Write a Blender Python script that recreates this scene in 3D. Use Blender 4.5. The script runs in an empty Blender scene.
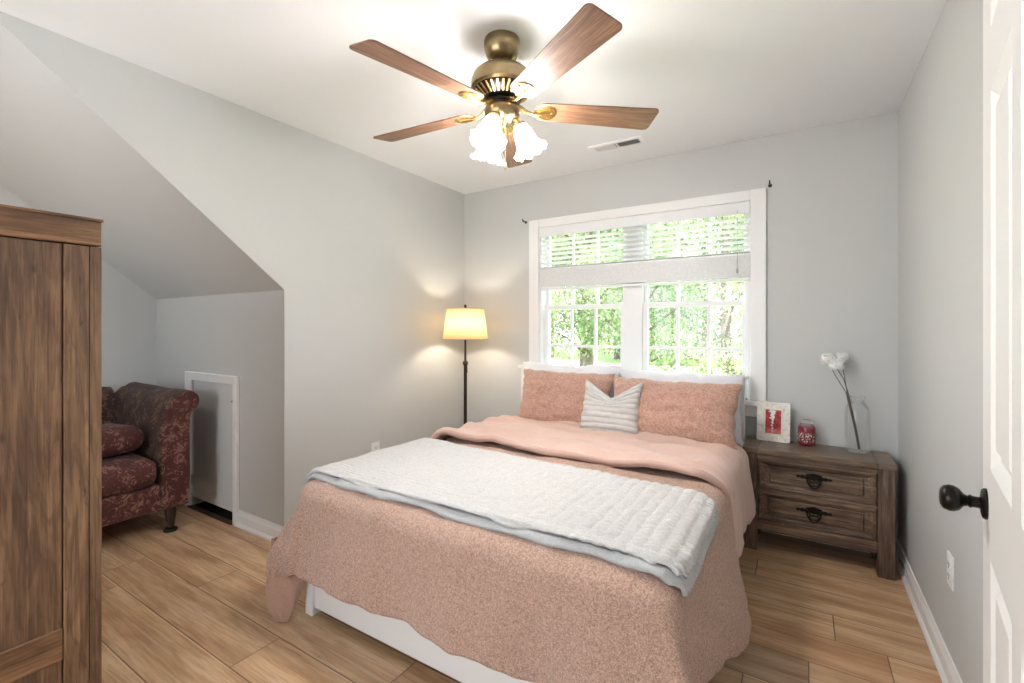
import bpy, bmesh, math, random
from mathutils import Vector, Matrix, noise
sc = bpy.context.scene
PI = math.pi
R_ = math.radians
random.seed(7)

# ------------------------------------------------------------------ camera, world, sun, exposure
cam_d = bpy.data.cameras.new('camera'); cam = bpy.data.objects.new('camera', cam_d)
sc.collection.objects.link(cam); sc.camera = cam
cam.location = (0, 0, 1.254); cam.rotation_euler = (PI / 2, 0, R_(32.04))
cam_d.sensor_width = 36; cam_d.lens = 465.1 / 1024 * 36
cam_d.shift_y = -(341.5 - 327.9) / 1024
cam_d.clip_start = 0.02; cam_d.clip_end = 300
w = bpy.data.worlds.new('world'); sc.world = w; w.use_nodes = True
bg = w.node_tree.nodes['Background']
bg.inputs[0].default_value = (0.88, 0.94, 1.0, 1); bg.inputs[1].default_value = 2.9
sd = bpy.data.lights.new('sun', 'SUN'); sd.energy = 9; sd.angle = R_(1.0); sd.color = (1, .96, .88)
so = bpy.data.objects.new('sun', sd); sc.collection.objects.link(so); so.rotation_euler = (R_(28), R_(30), 0)
sc.view_settings.view_transform = 'Standard'; sc.view_settings.look = 'None'
sc.view_settings.gamma = 1; sc.view_settings.use_curve_mapping = False
sc.view_settings.exposure = 1.15
FAN_W, LAMP_W = 10.0, 3.2

# ------------------------------------------------------------------ helpers
class MB:
    """collects shapes; build() links them as ONE mesh object"""
    def __init__(s): s.v = []; s.f = []
    def add(s, vs, fs, M=None):
        b = len(s.v)
        for p in vs:
            p = Vector(p)
            s.v.append(M @ p if M else p)
        s.f += [tuple(b + i for i in f) for f in fs]; return s
    def box(s, a, b, M=None):
        x0, y0, z0 = a; x1, y1, z1 = b
        return s.add([(x0,y0,z0),(x1,y0,z0),(x1,y1,z0),(x0,y1,z0),(x0,y0,z1),(x1,y0,z1),(x1,y1,z1),(x0,y1,z1)],
                     [(0,3,2,1),(4,5,6,7),(0,1,5,4),(1,2,6,5),(2,3,7,6),(3,0,4,7)], M)
    def prism(s, pts, depth, M=None, z0=0.0):
        n = len(pts)
        return s.add([(x, y, z0) for x, y in pts] + [(x, y, z0 + depth) for x, y in pts],
                     [tuple(range(n - 1, -1, -1)), tuple(range(n, 2 * n))] +
                     [(i, (i + 1) % n, n + (i + 1) % n, n + i) for i in range(n)], M)
    def lathe(s, prof, n=24, M=None, wave=0, wn=0, cap=True):
        vs, fs = [], []; m = len(prof)
        for j, (r, z) in enumerate(prof):
            for i in range(n):
                a = 2 * PI * i / n
                rr = r * (1 + wave * (j / max(1, m - 1)) ** 3 * math.cos(wn * a))
                vs.append((rr * math.cos(a), rr * math.sin(a), z + wave * .12 * (j / max(1, m - 1)) ** 4 * math.cos(wn * a) ))
        for j in range(m - 1):
            for i in range(n):
                k = (i + 1) % n
                fs.append((j*n+i, j*n+k, (j+1)*n+k, (j+1)*n+i))
        if cap:
            fs.append(tuple(range(n - 1, -1, -1))); fs.append(tuple(range((m-1)*n, m*n)))
        return s.add(vs, fs, M)
    def tube(s, pts, r, n=10, cap=True):
        pts = [Vector(p) for p in pts]; rs = r if isinstance(r, (list, tuple)) else [r] * len(pts)
        vs, fs = [], []; up = None
        for i, p in enumerate(pts):
            d = (pts[min(i+1, len(pts)-1)] - pts[max(i-1, 0)]).normalized()
            if up is None:
                up = Vector((0,0,1)) if abs(d.z) < .9 else Vector((1,0,0))
            a = d.cross(up).normalized(); b = a.cross(d).normalized(); up = b
            for k in range(n):
                t = 2 * PI * k / n
                vs.append(p + (a * math.cos(t) + b * math.sin(t)) * rs[i])
        for i in range(len(pts) - 1):
            for k in range(n):
                q = (k + 1) % n
                fs.append((i*n+k, i*n+q, (i+1)*n+q, (i+1)*n+k))
        if cap: fs.append(tuple(range(n-1, -1, -1))); fs.append(tuple(range((len(pts)-1)*n, len(pts)*n)))
        return s.add(vs, fs)
    def grid(s, fn, nu, nv, M=None):
        vs = [fn(i / nu, j / nv) for j in range(nv + 1) for i in range(nu + 1)]
        fs = [(j*(nu+1)+i, j*(nu+1)+i+1, (j+1)*(nu+1)+i+1, (j+1)*(nu+1)+i) for j in range(nv) for i in range(nu)]
        return s.add(vs, fs, M)
    def build(s, name, mat, parent=None, smooth=None, bevel=0, seg=2, weld=False, solid=None, subsurf=0):
        me = bpy.data.meshes.new(name); me.from_pydata([tuple(v) for v in s.v], [], s.f); me.validate()
        bm = bmesh.new(); bm.from_mesh(me)
        if weld: bmesh.ops.remove_doubles(bm, verts=bm.verts, dist=1e-5)
        bmesh.ops.recalc_face_normals(bm, faces=bm.faces)
        bm.to_mesh(me); bm.free()
        if smooth is not None:
            me.polygons.foreach_set('use_smooth', [True] * len(me.polygons))
            if smooth < 179: me.set_sharp_from_angle(angle=R_(smooth))
        me.materials.append(mat)
        o = bpy.data.objects.new(name, me); sc.collection.objects.link(o)
        if parent: o.parent = parent
        if solid:
            m = o.modifiers.new('s', 'SOLIDIFY'); m.thickness = solid; m.offset = -1
        if bevel:
            m = o.modifiers.new('b', 'BEVEL'); m.width = bevel; m.segments = seg; m.limit_method = 'ANGLE'; m.angle_limit = R_(40)
            m.harden_normals = False
        if subsurf:
            m = o.modifiers.new('ss', 'SUBSURF'); m.levels = subsurf; m.render_levels = subsurf
        return o

def tag(o, label=None, cat=None, group=None, kind=None):
    if label: o['label'] = label
    if cat: o['category'] = cat
    if group: o['group'] = group
    if kind: o['kind'] = kind
    return o
def empty(name, loc=(0,0,0), rz=0, label=None, cat=None, group=None, kind=None, parent=None):
    o = bpy.data.objects.new(name, None); sc.collection.objects.link(o)
    o.location = loc; o.rotation_euler = (0, 0, rz); o.empty_display_size = .05
    if parent: o.parent = parent
    return tag(o, label, cat, group, kind)
def copy_tree(o, parent=None):
    c = o.copy(); sc.collection.objects.link(c)
    if parent: c.parent = parent
    for ch in [x for x in bpy.data.objects if x.parent == o]: copy_tree(ch, c)
    return c
def T(x, y, z): return Matrix.Translation((x, y, z))
def RX(a): return Matrix.Rotation(a, 4, 'X')
def RY(a): return Matrix.Rotation(a, 4, 'Y')
def RZ(a): return Matrix.Rotation(a, 4, 'Z')
def nz(x, y=0., z=0.): return noise.noise(Vector((x, y, z)))
def sm(a, b, x):
    t = min(1, max(0, (x - a) / (b - a))); return t * t * (3 - 2 * t)

# ------------------------------------------------------------------ materials
class Mat:
    def __init__(s, name):
        s.m = bpy.data.materials.new(name); s.m.use_nodes = True; s.nt = s.m.node_tree
        s.b = s.nt.nodes['Principled BSDF']; s.out = s.nt.nodes['Material Output']
    def n(s, typ, ins=None, **props):
        nd = s.nt.nodes.new('ShaderNode' + typ)
        for k, v in props.items(): setattr(nd, k, v)
        for k, v in (ins or {}).items():
            if hasattr(v, 'is_output'): s.nt.links.new(v, nd.inputs[k])
            else: nd.inputs[k].default_value = v
        return nd
    def math(s, op, a, b=0.0, c=None):
        ins = {0: a, 1: b}
        if c is not None: ins[2] = c
        return s.n('Math', ins, operation=op).outputs[0]
    def obj(s): return s.n('TexCoord').outputs['Object']
    def map(s, vec, scale=(1,1,1), rot=(0,0,0), loc=(0,0,0)):
        return s.n('Mapping', {'Vector': vec, 'Scale': scale, 'Rotation': rot, 'Location': loc}).outputs[0]
    def noise(s, vec, scale, detail=4, rough=.5, dist=0):
        return s.n('TexNoise', {'Vector': vec, 'Scale': scale, 'Detail': detail, 'Roughness': rough, 'Distortion': dist}).outputs[0]
    def ramp(s, fac, stops):
        r = s.n('ValToRGB', {0: fac}); e = r.color_ramp.elements
        while len(e) < len(stops): e.new(.5)
        for i, (p, c) in enumerate(stops):
            e[i].position = p; e[i].color = (c[0], c[1], c[2], 1)
        return r.outputs[0]
    def mix(s, f, a, b, mode='MIX'):
        nd = s.n('Mix', data_type='RGBA', blend_type=mode)
        for k, v in ((0, f), (6, a), (7, b)):
            if hasattr(v, 'is_output'): s.nt.links.new(v, nd.inputs[k])
            else: nd.inputs[k].default_value = v if k == 0 else (v[0], v[1], v[2], 1)
        return nd.outputs[2]
    def col(s, c):
        if hasattr(c, 'is_output'): s.nt.links.new(c, s.b.inputs['Base Color'])
        else: s.b.inputs['Base Color'].default_value = (c[0], c[1], c[2], 1)
        return s
    def set(s, **k):
        for a, v in k.items():
            a = a.replace('_', ' ')
            if hasattr(v, 'is_output'): s.nt.links.new(v, s.b.inputs[a])
            else: s.b.inputs[a].default_value = v
        return s
    def bump(s, h, strength=.3, dist=.01):
        b = s.n('Bump', {'Strength': strength, 'Distance': dist, 'Height': h})
        s.nt.links.new(b.outputs[0], s.b.inputs['Normal']); return s

def plain(name, c, rough=.5, metal=0, ns=60, bs=.05, var=.06):
    m = Mat(name); v = m.obj(); f = m.noise(v, ns, 3)
    lo = tuple(x * (1 - var) for x in c); hi = tuple(min(1, x * (1 + var)) for x in c)
    m.col(m.ramp(f, [(.3, lo), (.7, hi)])).set(Roughness=rough, Metallic=metal).bump(f, bs, .002)
    return m.m
def paint(name, c, rough=.55):
    m = Mat(name); v = m.obj(); f = m.noise(v, 220, 2); g = m.noise(v, 1.3, 2)
    m.col(m.ramp(g, [(.3, tuple(x*.985 for x in c)), (.7, c)])).set(Roughness=rough).bump(f, .06, .001)
    return m.m
def wood(name, dark, mid, light, axis='z', scale=1.0, rough=.5, knots=True, bs=.4):
    m = Mat(name); v = m.obj()
    st = {'x': (.12, 1, 1), 'y': (1, .12, 1), 'z': (1, 1, .12)}[axis]
    q = m.map(v, tuple(a * scale for a in st))
    warp = m.noise(q, 5, 3, .5)
    rings = m.n('TexNoise', {'Vector': q, 'Scale': 9, 'Detail': 6, 'Roughness': .6, 'Distortion': 1.6}).outputs[0]
    fine = m.noise(m.map(v, tuple((.03 if a < 1 else 1) * scale for a in st)), 110, 4, .65)
    c = m.ramp(rings, [(.28, dark), (.5, mid), (.72, light)])
    c = m.mix(m.ramp(fine, [(.40, (0,0,0)), (.66, (.75,.75,.75))]), c, tuple(x * .55 for x in dark), 'MIX')
    c = m.mix(m.ramp(m.noise(m.map(v, tuple((.05 if a < 1 else 1) * scale for a in st)), 60, 3, .6), [(.55, (0,0,0)), (.72, (.45,.45,.45))]), c, tuple(min(1, x * 1.25) for x in light))
    big = m.noise(v, 2.5 * scale, 3)
    c = m.mix(m.ramp(big, [(.35, (0,0,0)), (.7, (.6,.6,.6))]), c, mid, 'MULTIPLY') if knots else c
    pits = m.noise(m.map(v, tuple((.25 if a < 1 else 1) * scale for a in st)), 45, 3, .6)
    c = m.mix(m.ramp(pits, [(.66, (0,0,0)), (.74, (.75,.75,.75))]), c, tuple(x * .3 for x in dark))
    if knots and scale < 1.5:
        kn = m.n('TexVoronoi', {'Vector': m.map(v, tuple((.45 if a < 1 else 1) * scale for a in st)), 'Scale': 7.0, 'Randomness': 1.0}).outputs[0]
        c = m.mix(m.ramp(kn, [(.035, (.9,.9,.9)), (.085, (0,0,0))]), c, tuple(x * .5 for x in dark))
        fig = m.n('TexWave', {'Vector': m.map(v, tuple((.16 if a < 1 else 1) * scale for a in st)), 'Scale': 9.0, 'Distortion': 14.0, 'Detail': 4.0, 'Detail Scale': 1.2}, bands_direction='DIAGONAL').outputs[0]
        c = m.mix(m.ramp(fig, [(.0, (.45,.45,.45)), (.14, (0,0,0))]), c, tuple(x * .8 for x in dark))
        c = m.mix(m.ramp(fig, [(.7, (0,0,0)), (1, (.14,.14,.14))]), c, light)
    m.col(c).set(Roughness=rough).bump(m.math('ADD', fine, m.math('MULTIPLY', pits, -1.0)), bs, .003)
    return m.m

M = {}
M['wall'] = paint('wall_paint', (.565, .572, .568))
M['ceil'] = paint('ceiling_paint', (.85, .865, .885))
M['white'] = paint('white_trim', (.84, .84, .84), .35)
M['door'] = paint('door_paint', (.80, .80, .79), .35)
M['vinyl'] = paint('white_vinyl', (.83, .84, .85), .35)
M['black'] = plain('black_metal', (.012, .011, .010), .35, .6)
M['void'] = plain('attic_shade_black', (.01, .01, .01), .9)  # near-black colour stands for the shade inside the attic recess
M['bronze'] = plain('oiled_bronze', (.018, .015, .013), .28, .8)
M['brass'] = plain('antique_brass', (.30, .225, .12), .28, 1.0, 30, .03, .15)
M['brass_l'] = plain('bright_brass', (.62, .42, .17), .25, 1.0, 30, .03, .1)
M['lampm'] = plain('dark_lamp_metal', (.05, .035, .025), .35, .8)
M['leg'] = plain('dark_leg', (.03, .015, .012), .3)
M['plate'] = plain('outlet_plastic', (.82, .82, .80), .35)
M['bedw'] = paint('bed_white', (.80, .79, .78), .4)
M['ward'] = wood('wardrobe_wood', (.09, .048, .027), (.20, .112, .060), (.33, .195, .10), 'z', 1.3, .55)
M['wardh'] = wood('wardrobe_rail_wood', (.105, .052, .026), (.23, .12, .058), (.36, .20, .095), 'y', 1.3, .5)
M['night'] = wood('nightstand_wood', (.075, .045, .03), (.21, .135, .092), (.42, .30, .21), 'x', 1.6, .45)
M['nightv'] = wood('nightstand_post_wood', (.07, .042, .028), (.175, .11, .075), (.34, .23, .16), 'z', 1.6, .45)
M['blade'] = wood('blade_wood', (.15, .065, .035), (.27, .135, .075), (.38, .215, .13), 'x', 1.8, .45, False, .1)

def floor_mat():
    m = Mat('oak_planks'); v = m.obj(); xyz = m.n('SeparateXYZ', {0: v}); X, Y = xyz.outputs[0], xyz.outputs[1]
    W, L = .195, 1.25
    yr = m.math('DIVIDE', m.math('SUBTRACT', Y, 2.463 - .195 * 30), W)
    row = m.math('FLOOR', yr); fy = m.math('FRACT', yr)
    rn = m.n('TexWhiteNoise', {'W': row}, noise_dimensions='1D').outputs[0]
    xr = m.math('DIVIDE', m.math('ADD', X, m.math('MULTIPLY_ADD', rn, 5.0, 20.0)), L)
    colm = m.math('FLOOR', xr); fx = m.math('FRACT', xr)
    idv = m.n('CombineXYZ', {0: row, 1: colm, 2: 0.0}).outputs[0]
    wn = m.n('TexWhiteNoise', {'Vector': idv}, noise_dimensions='3D')
    sh = m.n('VectorMath', {0: wn.outputs['Color'], 1: (37, 37, 37)}, operation='MULTIPLY').outputs[0]
    p = m.n('VectorMath', {0: v, 1: sh}, operation='ADD').outputs[0]
    q = m.map(p, (.32, 1.3, 1))
    g = m.n('TexNoise', {'Vector': q, 'Scale': 5, 'Detail': 5, 'Roughness': .55, 'Distortion': 1.8}).outputs[0]
    fine = m.noise(m.map(p, (.07, 1.2, 1)), 90, 4, .6)
    wv = m.n('TexWave', {'Vector': m.map(p, (.45, 1.6, 1)), 'Scale': 1.6, 'Distortion': 7.0, 'Detail': 3.0, 'Detail Scale': 1.0}, bands_direction='Y').outputs[0]
    c = m.ramp(g, [(.28, (.42, .25, .135)), (.5, (.58, .38, .225)), (.74, (.74, .54, .36))])
    c = m.mix(.35, c, m.ramp(wv, [(0, (.38, .21, .10)), (.6, (.62, .41, .235)), (1, (.76, .55, .36))]))
    c = m.mix(m.ramp(fine, [(.42, (0,0,0)), (.68, (.5,.5,.5))]), c, (.25, .13, .06))
    c = m.mix(m.ramp(m.noise(m.map(p, (.10, 1.6, 1)), 26, 4, .6), [(.52, (0,0,0)), (.72, (.55,.55,.55))]), c, (.78, .62, .45))
    tint = m.ramp(wn.outputs['Value'], [(0, (.70, .68, .67)), (.35, (.90, .88, .85)), (.7, (1.0, .97, .93)), (1, (.84, .74, .67))])
    c = m.mix(1.0, c, tint, 'MULTIPLY')
    dy = m.math('MULTIPLY', m.math('MINIMUM', fy, m.math('SUBTRACT', 1.0, fy)), W)
    dx = m.math('MULTIPLY', m.math('MINIMUM', fx, m.math('SUBTRACT', 1.0, fx)), L)
    d = m.math('MINIMUM', dx, dy)
    seam = m.ramp(m.math('DIVIDE', d, .01), [(.12, (1,1,1)), (.30, (0,0,0))])
    c = m.mix(m.math('MULTIPLY', seam, .85), c, (.10, .05, .025))
    # bevel highlight painted pale along one long edge of each plank
    lip = m.ramp(m.math('DIVIDE', m.math('MULTIPLY', m.math('SUBTRACT', 1.0, fy), W), .02), [(.12, (0,0,0)), (.2, (1,1,1)), (.3, (1,1,1)), (.4, (0,0,0))])
    lipn = m.ramp(m.noise(p, 2.0, 2), [(.42, (0,0,0)), (.58, (.8,.8,.8))])
    c = m.mix(m.math('MULTIPLY', lip, lipn), c, (.72, .56, .38))
    m.col(c).set(Roughness=m.math('MULTIPLY_ADD', g, .2, .27))
    m.bump(m.math('SUBTRACT', m.math('MULTIPLY', fine, .25), m.math('MULTIPLY', seam, 1.0)), .35, .002)
    return m.m
M['floor'] = floor_mat()

def fabric(name, a, b, scale=260, bs=.5, dist=.003, rough=.9, coarse=None, sheen=.3, cl=.42, ch=.58):
    m = Mat(name); v = m.obj(); f = m.noise(v, scale, 3, .6)
    g = m.noise(v, 6, 3)
    c = m.ramp(f, [(cl, a), (ch, b)])
    h = f
    if coarse:
        k = m.n('TexNoise', {'Vector': v, 'Scale': coarse, 'Detail': 4, 'Roughness': .65, 'Distortion': 1.2}).outputs[0]
        c = m.mix(.6, c, m.ramp(k, [(.42, a), (.58, b)])); h = m.math('ADD', m.math('MULTIPLY', f, .3), k)
    c = m.mix(m.math('MULTIPLY', g, .18), c, a)
    m.col(c).set(Roughness=rough, Sheen_Weight=sheen).bump(h, bs, dist)
    return m.m
M['duvet'] = fabric('pink_seersucker', (.36, .195, .135), (.78, .535, .42), 260, 1.0, .008, coarse=150, cl=.42, ch=.58)
M['duvet_in'] = fabric('pale_pink_cotton', (.57, .375, .31), (.65, .455, .39), 300, .2, .002)
M['sham'] = fabric('pink_sham', (.38, .19, .135), (.72, .46, .365), 340, 1.0, .007, coarse=90)
M['quilt'] = fabric('grey_white_quilt', (.50, .49, .485), (.60, .59, .585), 240, .3, .002)
M['quilt_under'] = fabric('grey_quilt_back', (.40, .405, .41), (.49, .495, .50), 240, .3, .002)
M['pillow'] = fabric('white_pillowcase', (.72, .73, .77), (.78, .79, .83), 200, .15, .001)
M['ribbed'] = fabric('white_plush', (.52, .50, .48), (.66, .645, .625), 350, .5, .003)
M['mattress'] = fabric('white_sheet', (.74, .72, .72), (.8, .78, .78), 200, .15, .001)

def damask(name, reds, tans, amt):
    m = Mat(name); v = m.obj()
    k = m.n('TexNoise', {'Vector': v, 'Scale': 21, 'Detail': 5, 'Roughness': .65, 'Distortion': 2.6}).outputs[0]
    vo = m.n('TexVoronoi', {'Vector': v, 'Scale': 11}).outputs[0]
    fine = m.noise(v, 300, 2)
    pat = m.math('ADD', k, m.math('MULTIPLY', vo, -.25))
    c = m.ramp(pat, [(amt - .04, reds[0]), (amt, reds[1]), (amt + .05, tans)])
    c = m.mix(m.math('MULTIPLY', fine, .5), c, tuple(x * .5 for x in reds[0]))
    m.col(c).set(Roughness=.75, Sheen_Weight=.06).bump(m.math('ADD', pat, m.math('MULTIPLY', fine, .3)), .4, .004)
    return m.m
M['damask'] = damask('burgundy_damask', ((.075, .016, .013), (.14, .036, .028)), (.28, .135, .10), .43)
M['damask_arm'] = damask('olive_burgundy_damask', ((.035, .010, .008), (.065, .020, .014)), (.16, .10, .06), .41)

def glass(name, tint=(1,1,1), rough=0.0, gl=.08):
    m = Mat(name); m.nt.nodes.remove(m.b)
    fr = m.n('LayerWeight', {0: .25}); t = m.n('BsdfTransparent', {0: (*tint, 1)}); g = m.n('BsdfGlossy', {0: (1,1,1,1), 'Roughness': rough})
    f = m.math('MULTIPLY_ADD', fr.outputs['Fresnel'], .62, gl * .3)
    mx = m.n('MixShader', {0: f, 1: t.outputs[0], 2: g.outputs[0]})
    m.nt.links.new(mx.outputs[0], m.out.inputs[0]); return m.m
M['glass'] = glass('window_glass', gl=.02)
M['jar'] = glass('clear_jar_glass', (.985, .99, .988), .03, .10)

def shade_glass():
    m = Mat('frosted_glass_shade'); m.nt.nodes.remove(m.b)
    f = m.noise(m.obj(), 30, 2)
    tr = m.n('BsdfTranslucent', {0: (.95, .93, .9, 1)}); df = m.n('BsdfDiffuse', {0: (.9, .9, .9, 1)}); tp = m.n('BsdfTransparent', {0: (1, 1, 1, 1)})
    em = m.n('Emission', {0: (1, .94, .86, 1), 1: 1.2})
    a = m.n('MixShader', {0: .3, 1: tr.outputs[0], 2: df.outputs[0]})
    ad = m.n('AddShader', {0: a.outputs[0], 1: em.outputs[0]})
    b = m.n('MixShader', {0: m.math('MULTIPLY_ADD', f, .1, .42), 1: ad.outputs[0], 2: tp.outputs[0]})
    m.nt.links.new(b.outputs[0], m.out.inputs[0]); return m.m
M['fshade'] = shade_glass()
def lamp_shade_mat():
    m = Mat('cream_lamp_shade'); m.nt.nodes.remove(m.b)
    v = m.obj(); f = m.noise(m.map(v, (1, 1, 4)), 260, 2)
    c = m.ramp(f, [(.3, (.84, .70, .47)), (.7, (.93, .82, .60))])
    tr = m.n('BsdfTranslucent', {0: c}); df = m.n('BsdfDiffuse', {0: c})
    a = m.n('MixShader', {0: .45, 1: tr.outputs[0], 2: df.outputs[0]})
    m.nt.links.new(a.outputs[0], m.out.inputs[0]); return m.m
M['lshade'] = lamp_shade_mat()
def emit(name, c, s):
    m = Mat(name); m.nt.nodes.remove(m.b)
    e = m.n('Emission', {0: (*c, 1), 1: s}); t = m.n('BsdfTransparent', {0: (1, 1, 1, 1)}); ad = m.n('AddShader', {0: e.outputs[0], 1: t.outputs[0]}); m.nt.links.new(ad.outputs[0], m.out.inputs[0]); return m.m
M['bulb'] = emit('lit_bulb', (1, .93, .82), 12)
M['bulb2'] = emit('lit_warm_bulb', (1, .80, .5), 8)

# ------------------------------------------------------------------ room dimensions
XR, XL, YB, YK, ZK, XA, C = .4406, -2.5475, 3.275, 1.585, 1.474, -4.222, 2.44
YS = .406            # where the sloped ceiling reaches the flat ceiling
YR = -1.1            # rear wall
WX0, WX1, WZ0, WZ1 = -1.793, -.276, .80, 2.055     # window opening
def S(o, label=None, cat=None):
    return tag(o, label, cat, None, 'structure')

S(MB().box((XA-.1, YR-.1, -.1), (XR+.1, YB+.15, 0)).build('floor', M['floor']), 'tan wood plank floor running across the whole bedroom', 'floor')
S(MB().box((XA-.1, YR-.1, C), (XR+.1, YB+.15, C+.1)).build('ceiling', M['ceil']), 'flat white painted ceiling above the bed', 'ceiling')
mb = MB(); y0, y1 = YB, YB+.15
mb.box((XL-.1, y0, 0), (WX0, y1, C)); mb.box((WX1, y0, 0), (XR+.1, y1, C))
mb.box((WX0, y0, 0), (WX1, y1, WZ0)); mb.box((WX0, y0, WZ1), (WX1, y1, C))
S(mb.build('wall_back', M['wall']), 'light grey wall holding the window behind the bed', 'wall')
S(MB().box((XR, YR, 0), (XR+.1, YB, C)).build('wall_right', M['wall']), 'light grey wall beside the nightstand, with the outlet low down', 'wall')
MYZ = Matrix(((0,0,1,0),(1,0,0,0),(0,1,0,0),(0,0,0,1)))    # (y,z,depth x)
S(MB().prism([(YK,0),(YB,0),(YB,C),(YS,C),(YK,ZK)], .1, T(XL-.1,0,0) @ MYZ).build('wall_left', M['wall']), 'pale grey wall with a slanted edge over the alcove, behind the floor lamp', 'wall')
HX0, HX1, HZ1 = -3.655, -3.085, .895
mb = MB(); k1 = YK+.1
mb.box((XA-.1, YK, 0), (HX0, k1, ZK+.1)); mb.box((HX1, YK, 0), (XL-.1, k1, ZK+.1)); mb.box((HX0, YK, HZ1), (HX1, k1, ZK+.1))
S(mb.build('wall_knee', M['wall']), 'short grey knee wall around the small access door', 'wall')
S(MB().box((XA-.1, YR, 0), (XA, YK, C)).build('wall_alcove', M['wall']), 'grey side wall of the alcove behind the armchair', 'wall')
sl = math.hypot(YK-YS, C-ZK)
S(MB().prism([(YS,C),(YK,ZK),(YK+.05,ZK+.08),(YS+.05,C+.08)], XL-.1-XA, T(XA,0,0) @ MYZ).build('ceiling_slope', M['wall']), 'grey sloping ceiling coming down over the armchair alcove', 'ceiling')
mb = MB(); RW0, RW1, RZ0, RZ1 = -3.0, -.6, .45, 2.1
mb.box((XA-.1, YR-.1, 0), (RW0, YR, C)); mb.box((RW1, YR-.1, 0), (XR+.1, YR, C)); mb.box((RW0, YR-.1, 0), (RW1, YR, RZ0)); mb.box((RW0, YR-.1, RZ1), (RW1, YR, C))
S(mb.build('wall_rear', M['wall']), 'grey wall behind the viewpoint', 'wall')
mb = MB()
for x0, x1 in ((RW0, RW0+.05), (RW1-.05, RW1), (-1.83, -1.77)): mb.box((x0, YR-.08, RZ0), (x1, YR-.02, RZ1))
mb.box((RW0, YR-.08, RZ0), (RW1, YR-.02, RZ0+.05)); mb.box((RW0, YR-.08, RZ1-.05), (RW1, YR-.02, RZ1))
S(mb.build('window_added_fill', M['vinyl']), 'wide white framed window added unseen behind the viewpoint to let in fill daylight', 'window')  # unseen window, added to brighten the room from behind the camera
S(MB().box((.185, .36, 0), (XR, .47, C)).build('wall_stub', M['wall']), 'short grey wall return the white panel door hangs from', 'wall')
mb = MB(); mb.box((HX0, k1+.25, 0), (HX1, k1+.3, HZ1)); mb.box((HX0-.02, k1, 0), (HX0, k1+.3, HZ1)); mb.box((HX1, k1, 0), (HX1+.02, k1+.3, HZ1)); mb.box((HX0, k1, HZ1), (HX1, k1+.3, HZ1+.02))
mb.box((HX0, YK+.005, .0005), (HX1, k1+.3, .003)); S(mb.build('wall_attic', M['void']), 'attic recess coloured near black as shade, glimpsed under the small access door', 'wall')

def skirting(name, x0, y0, x1, y1, nx, ny, label, h=.10):
    """profile board from (x0,y0) to (x1,y1), nx,ny = normal into the room"""
    L = math.hypot(x1-x0, y1-y0); d = Vector((x1-x0, y1-y0, 0)) / L; n = Vector((nx, ny, 0))
    prof = [(0,0),(.024,0),(.024,.012),(.017,.024),(.014,.026),(.014,h-.028),(.011,h-.020),(.008,h-.012),(.006,h),(0,h)]
    vs = []
    for s in (0, L):
        for a, z in prof: vs.append(Vector((x0, y0, 0)) + d * s + n * a + Vector((0,0,z)))
    k = len(prof)
    fs = [tuple(range(k)), tuple(range(2*k-1, k-1, -1))] + [(i, (i+1) % k, k+(i+1) % k, k+i) for i in range(k)]
    S(MB().add(vs, fs).build(name, M['white']), label, 'baseboard')
skirting('baseboard_right', XR, .47, XR, YB, -1, 0, 'white baseboard along the wall beside the nightstand')
skirting('baseboard_back', XL, YB, XR, YB, 0, -1, 'white baseboard under the window wall')
skirting('baseboard_left', XL, YK, XL, YB, 1, 0, 'white baseboard on the wall behind the floor lamp')
skirting('baseboard_knee', HX1+.05, YK, XL+.012, YK, 0, -1, 'white baseboard between the access door and the wall corner')
skirting('baseboard_alcove', XA, YK, HX0-.06, YK, 0, -1, 'white baseboard behind the armchair by the access door')

# ------------------------------------------------------------------ window_1
win = empty('window_1', ((WX0+WX1)/2, YB, WZ0), 0, 'white double hung twin window with grid muntins above the headboard', 'window', None, 'structure')
WI = T(-(WX0+WX1)/2, -YB, -WZ0)
def wbuild(mb, name, mat, parent=win, **k):
    for i, v in enumerate(mb.v): mb.v[i] = WI @ v
    return mb.build(name, mat, parent, **k)
mb = MB(); cw = .083; yf = YB-.022
mb.box((WX0-cw, yf, WZ0), (WX0+.004, YB, WZ1+cw-.02)); mb.box((WX1-.004, yf, WZ0), (WX1+cw, YB, WZ1+cw-.02)); mb.box((WX0+.004, yf, WZ1-.004), (WX1-.004, YB, WZ1+cw-.02))
wbuild(mb, 'casing', M['white'], bevel=.004)
mb = MB(); mb.box((WX0-cw-.02, YB-.05, WZ0-.03), (WX1+cw+.02, YB+.07, WZ0)); mb.box((WX0-cw, YB-.018, WZ0-.10), (WX1+cw, YB, WZ0-.03))
wbuild(mb, 'stool', M['white'], bevel=.005)
mb = MB(); ya, yb = YB+.001, YB+.12
mb.box((WX0, ya, WZ0), (WX0+.022, yb, WZ1)); mb.box((WX1-.022, ya, WZ0), (WX1, yb, WZ1)); mb.box((WX0+.022, ya, WZ1-.022), (WX1-.022, yb, WZ1))
mb.box((-1.105, YB+.035, WZ0), (-.975, yb, WZ1-.022))
wbuild(mb, 'window_frame', M['vinyl'], bevel=.003)
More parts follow.
